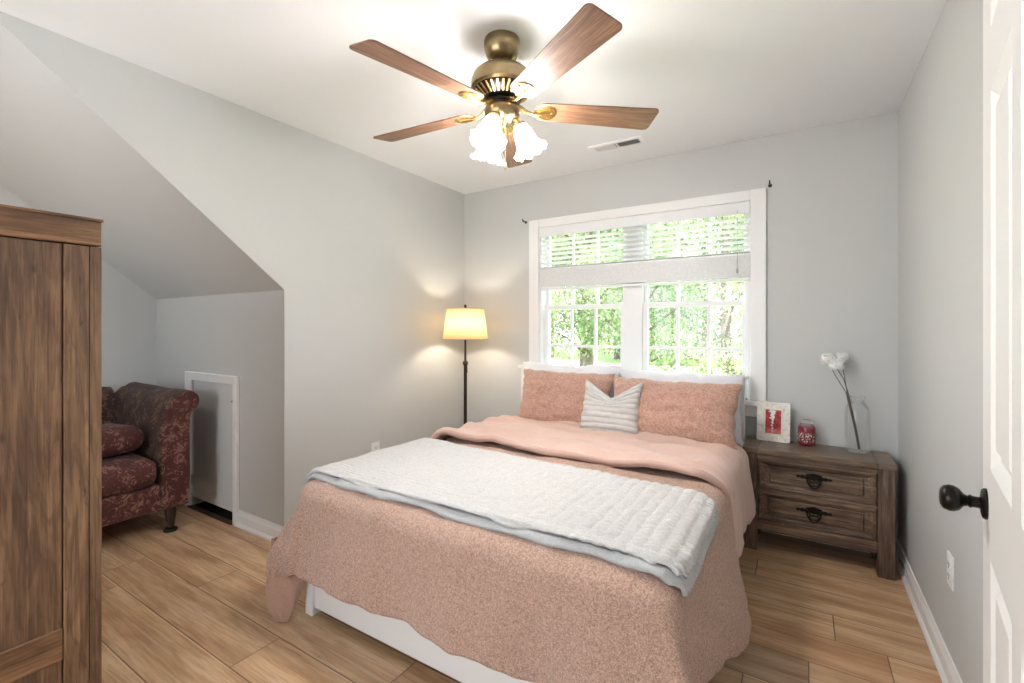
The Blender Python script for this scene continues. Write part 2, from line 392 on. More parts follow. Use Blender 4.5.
def sash(x0, x1, z0, z1, yc, bot, top, side, cols, rows):
    m = MB(); d = .016
    m.box((x0, yc-d, z0), (x0+side, yc+d, z1)); m.box((x1-side, yc-d, z0), (x1, yc+d, z1))
    m.box((x0+side, yc-d, z0), (x1-side, yc+d, z0+bot)); m.box((x0+side, yc-d, z1-top), (x1-side, yc+d, z1))
    gx0, gx1, gz0, gz1 = x0+side, x1-side, z0+bot, z1-top
    for i in range(1, cols):
        x = gx0 + (gx1-gx0)*i/cols; m.box((x-.011, yc-.008, gz0), (x+.011, yc+.008, gz1))
    for i in range(1, rows):
        z = gz0 + (gz1-gz0)*i/rows*(.96 if z0 < 1 else 1); m.box((gx0, yc-.0075, z-.011), (gx1, yc+.0075, z+.011))
    s = wbuild(m, 'sash', M['vinyl'], bevel=.002)
    g = MB().box((gx0-.004, yc-.002, gz0-.004), (gx1+.004, yc+.002, gz1+.004))
    wbuild(g, 'pane', M['glass'], s)
for x0, x1 in ((WX0+.022, -1.105), (-.975, WX1-.022)):
    sash(x0, x1, .803, 1.435, YB+.068, .045, .035, .036, 3, 2)
    sash(x0+.001, x1-.001, 1.40, 2.032, YB+.1025, .035, .03, .026, 3, 2)

# blind
bl = empty('window_blind', (-1.035, YB+.005, 2.03), 0, 'white slatted blind half raised across the upper part of the window', 'blind')
bx = .752
MB().box((-bx, -.02, -.055), (bx, -.008, .02)).build('valance', M['vinyl'], bl, bevel=.003)
MB().box((-bx, -.006, -.03), (bx, .028, .02)).build('headrail', M['vinyl'], bl)
slat = plain('blind_slat_white', (.86, .87, .87), .4)
def slatm(z, tilt=0.0, w=.024):
    m = MB(); m.box((-bx, -w, -.0014), (bx, w, .0014), T(0, .006, z) @ RX(tilt)); return m
for i in range(7):
    slatm(-.085 - i*.036, -.22).build('slat', slat, bl)
stack = MB()
for i in range(26): stack.box((-bx, -.024 + .0006*(i % 3), -.318 - i*.0054), (bx, .024 + .0006*(i % 3), -.318 - i*.0054 + .0042), T(0, .006, 0))
stack.build('slat_stack', slat, bl)
MB().box((-bx, -.026, -.478), (bx, .026, -.460), T(0, .006, 0)).build('bottom_rail', M['vinyl'], bl, bevel=.004)
MB().box((-bx, -.0265, -.318), (bx, -.0235, -.306), T(0, .006, 0)).build('top_stacked_slat', slat, bl)
for x in (-.60, -.20, .20, .60):
    m = MB()
    for yy in (-.0195, .0315): m.tube([(x, yy, -.05), (x, yy, -.46)], .0009, 5)
    m.build('ladder_cord', M['vinyl'], bl)
m = MB(); m.tube([(.682, -.026, -.03), (.683, -.0275, -.30), (.681, -.0285, -.40)], .0016, 6); m.lathe([(.003, 0), (.006, .008), (.004, .03)], 8, T(.681, -.0285, -.43))
m.build('pull_cord', plain('cord_grey', (.45, .47, .46), .7), bl)

# curtain rod brackets
for x, z, lab in ((-1.915, 2.118, 'small black curtain rod bracket on the wall off the window corner nearest the floor lamp'),
                  (-.172, 2.135, 'small black curtain rod bracket on the wall above the nightstand end of the window')):
    b = empty('curtain_bracket', (x, YB, z), 0, lab, 'bracket', 'curtain rod brackets')
    m = MB(); m.lathe([(.011, 0), (.011, .004), (.004, .005)], 12, T(0, 0, -.004) @ RX(PI/2)); m.build('wall_plate', M['black'], b)
    m = MB(); m.tube([(0, -.004, -.004), (0, -.035, -.004), (0, -.05, -.006), (0, -.056, .004), (0, -.056, .014)], .0035, 8)
    m.tube([(0, -.036, -.004), (0, -.037, .008)], .0035, 8); m.build('hook', M['black'], b)

# ------------------------------------------------------------------ access door (door_2)
d2 = empty('door_2', ((HX0+HX1)/2, YK, 0), 0, 'small white attic access door low in the grey knee wall', 'door', None, 'structure')
cx = (HX0+HX1)/2
m = MB(); a0, a1 = HX0-cx, HX1-cx; cwid = .052
for (x0, x1, z0, z1) in ((a0-cwid+.015, a0+.003, 0, HZ1-.003), (a1-.003, a1+cwid-.015, 0, HZ1-.003), (a0-cwid+.015, a1+cwid-.015, HZ1-.003, HZ1+cwid-.015)):
    m.box((x0, -.016, z0), (x1, 0, z1))
m.box((a0-cwid, -.026, 0), (a0-cwid+.015, -.001, HZ1+cwid)); m.box((a1+cwid-.015, -.026, 0), (a1+cwid, -.001, HZ1+cwid)); m.box((a0-cwid+.015, -.026, HZ1+cwid-.015), (a1+cwid-.015, -.001, HZ1+cwid))
m.build('door_frame', M['white'], d2, bevel=.003)
m = MB(); m.box((a0+.006, .006, .062), (a1-.006, .04, HZ1-.006)); m.build('door_panel', paint('access_door_paint', (.66, .67, .67), .4), d2, bevel=.003)
m = MB(); m.box((a0-.004, -.001, .15), (a0+.012, .008, .22)); m.tube([(a0+.004, -.006, .15), (a0+.004, -.006, .22)], .005, 8)
m.build('hinge', plain('steel_hinge', (.4, .4, .38), .4, .8), d2)
m = MB(); m.lathe([(.006, 0), (.006, .006), (.003, .012)], 10, T(a1-.035, .006, .78) @ RX(PI/2)); m.build('knob', M['black'], d2)
MB().box((a0, -.03, .0005), (a1, .004, .007)).build('threshold', wood('threshold_wood', (.07, .03, .02), (.12, .05, .03), (.18, .08, .05), 'x'), d2)

# ------------------------------------------------------------------ open white panel door (door_1)
EX, EY, ang = .296, 1.25, R_(8.66)
# local frame: +X runs from hinge to free edge, -Y... face towards the bed is local +Y
d1 = empty('door_1', (EX - .76*math.sin(ang), EY - .76*math.cos(ang), 0), PI/2 - ang, 'white six panel door standing open beside the viewer', 'door', None, 'structure')
DW, DH, DT = .76, 2.03, .035
xs = [0, .115, .345, .415, .645, .76]; zs = [.012, .23, .846, 1.004, 1.67, 1.78, 1.93, DH]
m = MB()
# back slab and raised stiles/rails, with sloped panel mouldings
m.box((0, -DT, .012), (DW, -.012, DH))
def cell(x0, x1, z0, z1): m.box((x0, -.0121, z0), (x1, 0, z1))
for (x0, x1) in ((xs[0], xs[1]), (xs[2], xs[3]), (xs[4], xs[5])): cell(x0, x1, .012, DH)
for (z0, z1) in ((.012, .23), (.846, 1.004), (1.67, 1.78), (1.93, DH)):
    cell(xs[1], xs[2], z0, z1); cell(xs[3], xs[4], z0, z1)
d1b = m
for (x0, x1) in ((xs[1], xs[2]), (xs[3], xs[4])):
    for (z0, z1) in ((.23, .846), (1.004, 1.67), (1.78, 1.93)):
        k = .022; j = .045
        def ring(i, y): return [(x0+i, y, z0+i), (x1-i, y, z0+i), (x1-i, y, z1-i), (x0+i, y, z1-i)]
        vs = ring(0, 0) + ring(k, -.0105) + ring(k+.008, -.0105) + ring(j, -.002)
        fs = []
        for r in range(3):
            for i in range(4):
                q = (i+1) % 4; fs.append((r*4+i, r*4+q, (r+1)*4+q, (r+1)*4+i))
        fs.append((12, 13, 14, 15)); m.add(vs, fs)
m.build('door_leaf', M['door'], d1)
kn = empty('door_knob', (DW-.062, 0, .93), 0, None, None, None, None, d1)
ML = RX(-PI/2) @ Matrix.Scale(.86, 4)
m = MB(); m.lathe([(.0325, 0), (.0325, .004), (.029, .008), (.018, .010)], 32, ML); m.build('rosette', M['bronze'], kn, smooth=40)
m = MB(); m.lathe([(.012, .008), (.012, .022), (.0145, .026), (.011, .030), (.014, .036), (.0235, .043), (.028, .052), (.0285, .060), (.025, .069), (.017, .0745), (.006, .076)], 32, ML)
m.build('knob', M['bronze'], kn, smooth=60)
m = MB()
for z in (.2, 1.0, 1.82): m.tube([(-.006, .002, z-.045), (-.006, .002, z+.045)], .006, 8)
m.build('hinge', M['bronze'], d1)

# ------------------------------------------------------------------ ceiling vent
vt = empty('ceiling_vent', (-1.017, 2.91, C), 0, 'white rectangular ceiling air register between fan and window', 'vent')
m = MB(); vx, vy = .178, .068; ix, iy = .145, .040
for (x0, y0, x1, y1) in ((-vx,-vy,vx,-iy), (-vx,iy,vx,vy), (-vx,-iy,-ix,iy), (ix,-iy,vx,iy), (-.006,-iy,.006,iy)): m.box((x0,y0,-.009), (x1,y1,0))
m.build('frame', M['white'], vt, bevel=.002)
m = MB()
for i in range(22):
    x = -ix + .007 + i*(2*ix-.014)/21
    if abs(x) < .008: continue
    m.box((-.0008, -iy, -.006), (.0008, iy, .006), T(x, 0, -.007) @ RY(.75 if x < 0 else -.75))
m.build('louvers', M['white'], vt)
MB().box((-ix, -iy, -.0015), (ix, iy, -.0005)).build('duct_shade_sheet', plain('duct_shade_dark', (.05,.05,.05), .9), vt)  # flat dark sheet standing in for the shade behind the louvers

# ------------------------------------------------------------------ outlets
def outlet(loc, rz, lab):
    o = empty('wall_outlet', loc, rz, lab, 'outlet', 'wall outlets')      # local: plate in XZ, faces -Y
    MB().box((-.036, -.006, -.058), (.036, 0, .058)).build('cover_plate', M['plate'], o, bevel=.003)
    for z in (-.02, .02):
        r = MB().lathe([(.0165, 0), (.0165, .003)], 20, T(0, -.005, z) @ RX(PI/2)).build('receptacle', M['plate'], o)
        s = MB()
        s.box((-.008, -.009, z-.002), (-.006, -.0078, z+.007)); s.box((.006, -.009, z-.002), (.008, -.0078, z+.006)); s.lathe([(.0025, 0), (.0025, .001)], 8, T(0, -.008, z-.009) @ RX(PI/2))
        s.build('slots', M['black'], r)
    return o
outlet((XR, 2.195, .405), -PI/2, 'white duplex outlet low on the wall beyond the door knob')
outlet((XL, 2.26, .395), PI/2, 'white duplex outlet on the wall just above the bed edge, black plug in it')
pg = MB(); pg.box((0, 0, -.014), (.024, .026, .014)); pg.tube([(.02, .013, -.002), (.03, .013, -.03), (.022, .02, -.12), (.02, .05, -.30), (.02, .25, -.36), (.03, .5, -.366)], .003, 6)
p = pg.build('lamp_plug', M['black'], None, bevel=.003); p.location = (XL+.0095, 2.247, .373); tag(p, 'black power plug and cord in the lower socket of the outlet beside the bed', 'plug')

# ------------------------------------------------------------------ ceiling fan
FX, FY = -1.0535, 1.606
fan = empty('ceiling_fan', (FX, FY, C), 0, 'five blade wood and antique brass ceiling fan with lit tulip glass shades', 'ceiling fan')
MB().lathe([(.072, 0), (.0745, -.006), (.0745, -.030), (.071, -.050), (.062, -.070), (.050, -.084), (.040, -.088), (.034, -.084)], 40).build('canopy', M['brass'], fan, smooth=35)
m = MB(); m.lathe([(.011, -.078), (.011, -.135)], 16); m.lathe([(.020, -.118), (.026, -.124), (.026, -.132), (.020, -.137)], 20)
for i in range(6):
    a = i*PI/3; m.box((-.003, -.003, -.004), (.003, .003, .004), T(.024*math.cos(a), .024*math.sin(a), -.084))
m.build('downrod', M['brass'], fan, smooth=35)
MB().lathe([(.028, -.116), (.07, -.121), (.10, -.131), (.119, -.148), (.128, -.170), (.129, -.204), (.120, -.212)], 48).build('motor_housing', M['brass'], fan, smooth=40)
m = MB(); m.lathe([(.119, -.211), (.102, -.229), (.070, -.246), (.05, -.250)], 48); m.build('vent_ring', M['bronze'], fan, smooth=50)
m = MB()
for i in range(30):
    a = 2*PI*i/30
    m.box((-.0045, -.024, -.0035), (.0045, .024, .0035), RZ(a) @ T(0, .097, -.229) @ RX(R_(36)))
m.build('vent_fins', M['brass_l'], fan, bevel=.001)
MB().lathe([(.05, -.247), (.062, -.252), (.066, -.262), (.062, -.275)], 40).build('hub_plate', M['bronze'], fan, smooth=40)
sw = MB().lathe([(.052, -.268), (.068, -.276), (.074, -.292), (.072, -.312), (.060, -.330), (.040, -.343), (.018, -.348)], 40).build('light_kit', M['brass'], fan, smooth=45)
m = MB().lathe([(.012, -.345), (.013, -.356), (.006, -.362)], 16).build('finial', M['brass_l'], sw, smooth=50)
# blades
def blade_outline():
    pts = []; r0, r1 = .135, .662; w0, w1 = .054, .070
    for k in range(9):
        a = PI/2 + PI*k/8
        pts.append((r0+.045 + .045*math.cos(a), w0*math.sin(a)))
    n = 8
    for k in range(n+1):
        a = -PI/2 + (PI/2)*k/n; pts.append((r1-.022 + .022*math.cos(a), -(w1-.022) + .022*math.sin(a)))
    for k in range(n+1):
        a = (PI/2)*k/n; pts.append((r1-.022 + .022*math.cos(a), (w1-.022) + .022*math.sin(a)))
    return pts
BZ = -.283; PITCH = R_(-12)
bl0 = MB().prism(blade_outline(), .006, None, -.003).build('blade', M['blade'], None, bevel=.0015)
def iron():
    m = MB()
    # curved arm from hub down/out to the blade, then a fan-shaped foot under it
    m.tube([(.050, 0, .022), (.080, 0, .010), (.105, 0, -.006), (.135, 0, -.013), (.165, 0, -.012), (.19, 0, -.010)], [.010, .009, .008, .0075, .008, .006], 10)
    pts = [(.135, -.010), (.155, -.024), (.175, -.038), (.195, -.043), (.212, -.036), (.224, -.018), (.228, 0), (.224, .018), (.212, .036), (.195, .043), (.175, .038), (.155, .024), (.135, .010)]
    m.prism(pts, .004, RX(PITCH), -.0075)
    for y in (-.032, 0, .032): m.lathe([(.005, -.011), (.006, -.009), (.006, -.007)], 8, RX(PITCH) @ T(.208 - abs(y)*.4, y*.9, 0))
    for k in range(-3, 4): m.tube([RX(PITCH) @ Vector((.15, k*.003, -.009)), RX(PITCH) @ Vector((.212 - abs(k)*.006, k*.0105, -.009))], .0022, 6)
    return m
ir0 = iron().build('blade_bracket', M['brass_l'], None, smooth=40)
for i in range(5):
    az = R_((-29.5, 40.5, 114.5, 184, 262)[i]); sag = R_((0, 0, 0, 0, 3.2)[i])
    b = bl0 if i == 0 else bl0.copy(); r = ir0 if i == 0 else ir0.copy()
    if i: sc.collection.objects.link(b); sc.collection.objects.link(r)
    b.parent = fan; r.parent = fan
    b.location = (0, 0, BZ); b.rotation_euler = (RZ(az) @ RY(sag) @ RX(PITCH)).to_euler()
    r.location = (0, 0, BZ); r.rotation_euler = (RZ(az) @ RY(sag)).to_euler()
# shades: azimuths in camera terms turned to world
ca = R_(32.04)
prof = [(r_*.92, z_*1.02) for r_, z_ in [(.024, 0), (.030, -.006), (.036, -.018), (.040, -.035), (.043, -.055), (.048, -.075), (.057, -.093), (.069, -.108), (.076, -.114)]]
shade_me = None
for i, a in enumerate((2, -116, 124)):
    az = ca + R_(a); dx, dy = math.cos(az), math.sin(az)
    p0 = Vector((dx*.055, dy*.055, -.318)); p1 = Vector((dx*.070, dy*.070, -.345))
    MB().tube([p0, (p0+p1)/2 + Vector((0,0,.002)), p1], [.010, .009, .012], 12).build('lamp_arm', M['brass_l'], sw, smooth=50)
    tilt = R_(24)
    Mt = T(*p1) @ RZ(az) @ RY(-tilt)
    sh = bpy.data.objects.new('glass_shade', None) if False else None
    m = MB(); m.lathe([(.020, .004), (.026, 0), (.026, -.012), (.022, -.014)], 20, Mt); m.build('socket_cup', M['brass_l'], sw, smooth=50)
    m = MB(); m.lathe(prof, 72, Mt @ T(0, 0, -.008), wave=.06, wn=10, cap=False)
    g = m.build('glass_shade', M['fshade'], sw, smooth=179)
    g.modifiers.new('s', 'SOLIDIFY').thickness = .002
    c = Mt @ Vector((0, 0, -.06))
    m = MB(); m.lathe([(.006, .045), (.012, .03), (.019, .008), (.020, -.004), (.016, -.016), (.004, -.022)], 16, Mt @ T(0, 0, -.06)); m.build('bulb', M['bulb'], g, smooth=60)
    ld = bpy.data.lights.new('fan_light', 'POINT'); ld.energy = FAN_W; ld.color = (1, .985, .965); ld.shadow_soft_size = .05
    lo = bpy.data.objects.new('fan_light', ld); sc.collection.objects.link(lo); lo.parent = fan; lo.location = Mt @ Vector((0, 0, -.085))
for dx_, dy_, L in ((.045, -.045, .20), (-.03, -.055, .14)):
    m = MB(); z = -.33
    for k in range(int(L/.006)): m.lathe([(.0006, .0017), (.0017, 0), (.0006, -.0017)], 6, T(dx_, dy_, z - k*.006), cap=False)
    m.lathe([(.002, 0), (.005, -.008), (.005, -.02), (.002, -.026)], 10, T(dx_, dy_, z-L))
    m.build('pull_chain', M['brass_l'], sw)

# ------------------------------------------------------------------ floor lamp
lp = empty('floor_lamp', (-2.27, 2.93, 0), 0, 'lit floor lamp with cream drum shade and dark pole in the corner', 'floor lamp')
MB().lathe([(.13, 0), (.135, .004), (.13, .012), (.09, .018), (.04, .024), (.02, .04), (.014, .05)], 40).build('base', M['lampm'], lp, smooth=40)
m = MB(); m.lathe([(.013, .04), (.013, .98)], 20); m.lathe([(.016, .96), (.018, .975), (.016, .99)], 20); m.lathe([(.0085, .98), (.0085, 1.17)], 16)
m.build('pole', M['lampm'], lp, smooth=40)
m = MB(); m.lathe([(.010, .955), (.021, .965), (.022, .975), (.021, .985), (.010, .995)], 20); m.tube([(0,0,.975), (.022, -.014, .972), (.028, -.018, .955), (.030, -.02, .90)], [.006, .006, .005, .006], 10)
m.build('height_clamp', M['lampm'], lp, smooth=50)
m = MB(); m.lathe([(.179, 1.165), (.146, 1.405)], 56, cap=False)
sh = m.build('lamp_shade', M['lshade'], lp, smooth=60); sh.modifiers.new('s', 'SOLIDIFY').thickness = .0015
trimm = plain('shade_trim', (.45, .33, .18), .7)
for r, z in ((.1797, 1.166), (.1465, 1.404)):
    m = MB(); m.tube([(r*math.cos(k*PI/28), r*math.sin(k*PI/28), z) for k in range(57)], .0022, 6); m.build('shade_trim', trimm, sh)
m = MB(); m.tube([(0,0,1.16), (0,0,1.22)], .016, 14); m.tube([(.146,0,1.40), (-.146,0,1.40)], .002, 6); m.tube([(0,.146,1.40), (0,-.146,1.40)], .002, 6)
m.tube([(0,0,1.2), (.045,0,1.24), (.05,0,1.30), (.03,0,1.37), (0,0,1.40)], .0018, 6); m.tube([(0,0,1.2), (-.045,0,1.24), (-.05,0,1.30), (-.03,0,1.37), (0,0,1.40)], .0018, 6)
m.lathe([(.004, 1.40), (.007, 1.412), (.010, 1.42), (.011, 1.428), (.006, 1.436), (.003, 1.44)], 14)
m.build('harp', M['lampm'], lp, smooth=50)
MB().lathe([(.012, 1.215), (.02, 1.24), (.030, 1.27), (.029, 1.295), (.015, 1.315), (.004, 1.32)], 20).build('bulb', M['bulb2'], lp, smooth=60)
ld = bpy.data.lights.new('lamp_light', 'POINT'); ld.energy = LAMP_W; ld.color = (1, .91, .76); ld.shadow_soft_size = .032
lo = bpy.data.objects.new('lamp_light', ld); sc.collection.objects.link(lo); lo.parent = lp; lo.location = (0, 0, 1.275)
bpy.data.objects['bulb'].visible_shadow = True

# ------------------------------------------------------------------ bed
bx0, bx1, by0, by1 = -1.855, -.305, 1.25, 3.18
bed = empty('bed', ((bx0+bx1)/2, (by0+by1)/2, 0), 0, 'white painted wooden bed with beadboard headboard under the window', 'bed')
BI = T(-(bx0+bx1)/2, -(by0+by1)/2, 0)
def bb(m, name, mat, parent=bed, **k):
    for i, v in enumerate(m.v): m.v[i] = BI @ v
    return m.build(name, mat, parent, **k)
m = MB(); m.box((bx0+.05, by0+.012, .035), (bx1-.05, by0+.035, .36)); bb(m, 'foot_panel', M['bedw'], bevel=.003)
for x in (bx0, bx1-.05):
    m = MB(); m.box((x, by0, 0), (x+.05, by0+.06, .38)); bb(m, 'foot_post', M['bedw'], bevel=.004)
for x in (bx0+.006, bx1-.03):
    m = MB(); m.box((x, by0+.06, .06), (x+.024, by1, .36)); bb(m, 'side_rail', M['bedw'], bevel=.003)
hx0, hx1, hy0 = -1.905, -.305, 3.185
m = MB(); m.box((hx0+.06, hy0+.012, .25), (hx1-.06, hy0+.035, .91))
for i in range(26):
    x = hx0+.06 + (hx1-hx0-.12)*(i+.5)/26; m.box((x-.026, hy0+.006, .25), (x+.026, hy0+.0125, .905))
for x in (hx0, hx1-.06): m.box((x, hy0-.005, 0), (x+.06, hy0+.045, .935))
m.box((hx0+.06, hy0, .87), (hx1-.06, hy0+.04, .935)); m.box((hx0-.02, hy0-.02, .935), (hx1+.02, hy0+.06, .957))
bb(m, 'headboard', M['bedw'], bevel=.003)
m = MB(); m.box((bx0+.035, by0+.045, .22), (bx1-.035, hy0-.01, .53)); bb(m, 'mattress', M['mattress'], bevel=.045, seg=5)
m = MB(); m.box((bx0+.035, by0+.06, .16), (bx1-.035, by1-.02, .215)); bb(m, 'slat_base', M['bedw'])

# duvet ---------------------------------------------------------
ZT = .60; RD = .09; xi0, xi1, yi0 = -1.765, -.35, 1.27; XI1 = xi1
def drape(s, t, off=0.0, fold=1.0, dx=0.0):
    R = RD + off
    xi1 = XI1 + dx
    ox = s - xi1 if s > xi1 else (s - xi0 if s < xi0 else 0.0)
    oy = t - yi0 if t < yi0 else 0.0
    r = math.hypot(ox, oy); x = min(max(s, xi0), xi1); y = max(t, yi0)
    z = ZT + off - .022*sm(2.3, 2.9, t)
    if r > 1e-9:
        ux, uy = ox/r, oy/r; q = PI*R/2
        if r < q: out, drop = R*math.sin(r/R), R*(1-math.cos(r/R)); rest = 0
        else:
            rest = r - q; out, drop = R + .10*rest, R + rest*.99
            c = abs(2*ux*uy)
            if off < .02:
                out += c**1.5*(.40*min(rest, .20) - .3*max(0, rest-.25))*fold
            along = (t*7.3 if abs(ux) > abs(uy) else s*6.1)
            out += fold*min(rest, .25)*.17*(nz(along*.6, 3.1 + off*9, 0) + .25*nz(along*1.7, 9, rest*3))*(1-c)
            if c > .02: out += fold*min(rest, .3)*.10*c*math.sin(math.atan2(abs(oy), abs(ox))*10)
        x += ux*out; y += uy*out; z -= drop
    return Vector((x, y, z))
def puff(s, t, seed=0):
    a = .010*nz(s*2.6, t*3.4, seed) + .006*nz(s*8, t*9, seed+3) + .0028*nz(s*24, t*20, seed+7)
    return a
Lf, Ls = .425, .405
s0, s1 = xi0-Ls, xi1+Ls-.03; t0, t1 = yi0-Lf, 2.90
dv = tag(empty('duvet', (-1.06, 2.0, ZT)), 'salmon pink crinkled duvet draped over the bed with its top folded back', 'duvet')
DI = T(1.06, -2.0, -ZT)
def df(u, v):
    s = s0 + (s1-s0)*u; t = t0 + (t1-t0)*v
    s += (.5-abs(u-.5) < .03)*0
    if v < .2: t += .014*nz(s*5, 2, 1)*(1 - v/.2)
    ux_, uy_ = (xi0 - s if s < xi0 else (s - xi1 if s > xi1 else 0)), max(0, yi0 - t)
    rr = math.hypot(ux_, uy_)
    if ux_ > 0 and uy_ > 0 and rr > .38:
        k_ = (.38 + .09*(1 - math.exp(-(rr-.38)/.09)))/rr; t = yi0 - uy_*k_; s = xi0 - ux_*k_ if s < xi0 else xi1 + ux_*k_
    e = .022*nz(t*2.4, 8, 2)*sm(.7, 1, abs(2*u-1)); s += e*(1 if u > .5 else -1)
    p = drape(s, t); k = puff(s, t)
    if s > xi1:
        h_ = sm(.62, .25, p.z)
        p.x += h_*(.085*math.exp(-((t-1.72)/.30)**2) - .05*sm(2.0, 2.15, t)); p.z -= h_*.05*math.exp(-((t-1.75)/.25)**2)
    if t > 2.08: p.z -= .012*sm(2.08, 2.2, t)
    # ridges near the quilt and long soft wrinkles running across
    k += .010*(1-abs(math.sin(t*30 + s*3 + 3*nz(s*1.5, t*2, 14))))*sm(1.85, 2.0, t)
    if t < yi0 + .05: k += .007*nz(s*7, (yi0-t)*2.0, 17) + .004*nz(s*16, t*5, 18)
    k += .007*math.sin(t*38 + 3*nz(s*1.5, t*2, 4))*sm(1.9, 2.1, t)*sm(2.5, 2.2, t)
    n = Vector((0, 0, 1)) if (xi0 < s < xi1 and t > yi0) else (p - Vector((min(max(s, xi0+.1), xi1-.1), max(t, yi0+.1), ZT-.2))).normalized()
    return p + n*k
m = MB().grid(df, 190, 200, DI)
m.build('duvet_cover', M['duvet'], dv, smooth=179, solid=.028)
def tail(u, v):
    a = 2*PI*u; z = .335 - .328*v
    w_ = .056 + .016*math.sin(PI*v*1.2) - .022*v**6; d_ = .030 + .014*math.sin(PI*v) - .014*v**3
    w_ *= 1 + .16*nz(math.cos(a)*1.5, v*4, 61); d_ *= 1 + .35*nz(math.sin(a)*2, v*5, 62)
    k_ = 1 + .16*math.sin(3*a + v*5) + .09*math.sin(7*a - v*6)
    lx, ly = w_*math.cos(a)*k_, d_*math.sin(a)*k_; r_ = R_(32 + 25*v)
    cx_, cy_ = -1.905 + .035*v + .012*math.sin(v*5), 1.185 - .02*v
    return Vector((cx_ + lx*math.cos(r_) - ly*math.sin(r_), cy_ + lx*math.sin(r_) + ly*math.cos(r_), z + .012*nz(math.cos(a), v*3, 63)))
tl = MB().grid(tail, 48, 40, DI); n0 = 49*41
tl.f.append(tuple(40*49 + i for i in range(48)))
tl = tl.build('hanging_corner', fabric('tan_pink_lining', (.42, .26, .20), (.50, .32, .25), 300, .2, .002), dv, smooth=179, weld=True)
tl['label'] = 'plain tan pink lining corner hanging to the floor'
# folded-back top: reverse side up
f0, f1 = 2.075, 2.90
def ff(u, v):
    s = (xi0-.30) + (xi1+.40 - (xi0-.30))*u
    tb = f0 + .045*nz(s*3.1, 5, 5) + .015*nz(s*9, 2, 5) + .06*sm(.75, 1, u)
    t = tb + (f1-tb)*v
    s += .05*nz(t*2.2, 3, 3)*sm(.80, 1, u)
    p = drape(s, t, .040, .8, -.035); p.z += puff(s, t, 11)*.8
    p.z += .010*nz(s*5 + t*6, t*3 - s*1.5, 21)*sm(0, .2, v) + .012*sm(.22, .0, v)*(.6 + nz(s*6, 1, 1))
    w = abs(math.sin((s*3.1 + t*9) + 2*nz(s*2, t*2, 31)))
    p.z += .016*w*sm(.9, .15, v)
    q_ = (t - tb)*14 + s*4.0 + 2.2*nz(s*2.5, t*3, 41)
    p.z += .020*(1 - abs(math.sin(q_)))**2 * sm(.0, .12, v)
    p.z += .013*nz(s*3 + 9, t*11, 51)
    return p
m = MB().grid(ff, 170, 90, DI)
fo = m.build('folded_top', M['duvet_in'], dv, smooth=179, solid=.034)
fo['label'] = 'smooth pale pink reverse side'

# quilt across the foot ------------------------------------------
ql = tag(empty('quilt', (-1.06, 1.6, ZT)), 'light grey folded quilted throw laid across the foot of the bed', 'blanket')
QI = T(1.06, -1.6, -ZT)
def qsurf(off, ext, seed):
    def fn(u, v):
        s = (xi0-.135-ext*.3) + ((xi1+.105+ext) - (xi0-.135-ext*.3))*u
        ta = 1.252 - ext*.9 - .010*u**4 + .04*max(0, (u-.93)/.07)**2 + .016*nz(s*3, 3, 1); tb = 1.965 - .125*u - .03*max(0, (u-.95)/.05)**2 + .012*nz(s*3, seed, 2)
        t = ta + (tb-ta)*v
        p = drape(s, t, off, 0)
        if t < yi0 or s < xi0 or s > xi1:
            n = (p - Vector((min(max(s, xi0+.12), xi1-.12), max(t, yi0+.12), ZT-.15))).normalized()
        else: n = Vector((0, 0, 1))
        rib = abs(math.sin(PI*(t - 1.2 + .006*nz(s*5, t*3))/.024))**.7
        cr = abs(math.sin(PI*(s)/.042))**.6 if True else 1
        crw = sm(.55, .9, u)
        k = .0065*rib + .007*cr*(.3 + .7*crw)*rib + .008*nz(s*3.5, t*6, seed) + .0035*nz(s*14, t*22, seed) + .003*nz(s*40, t*30, seed)
        e = min(u, 1-u)*1.65; e2 = min(v, 1-v)*.73; k -= .010*(1-sm(0, .025, min(e, e2)))
        return p + n*k
    return fn
m = MB().grid(qsurf(.040, 0, 3), 330, 150, QI); m.build('top_layer', M['quilt'], ql, smooth=179, solid=.014)
m = MB().grid(qsurf(.020, .016, 8), 160, 60, QI); u_ = m.build('under_layer', M['quilt_under'], ql, smooth=179, solid=.014)
u_['label'] = 'blue grey backing layer showing along the folded edge'

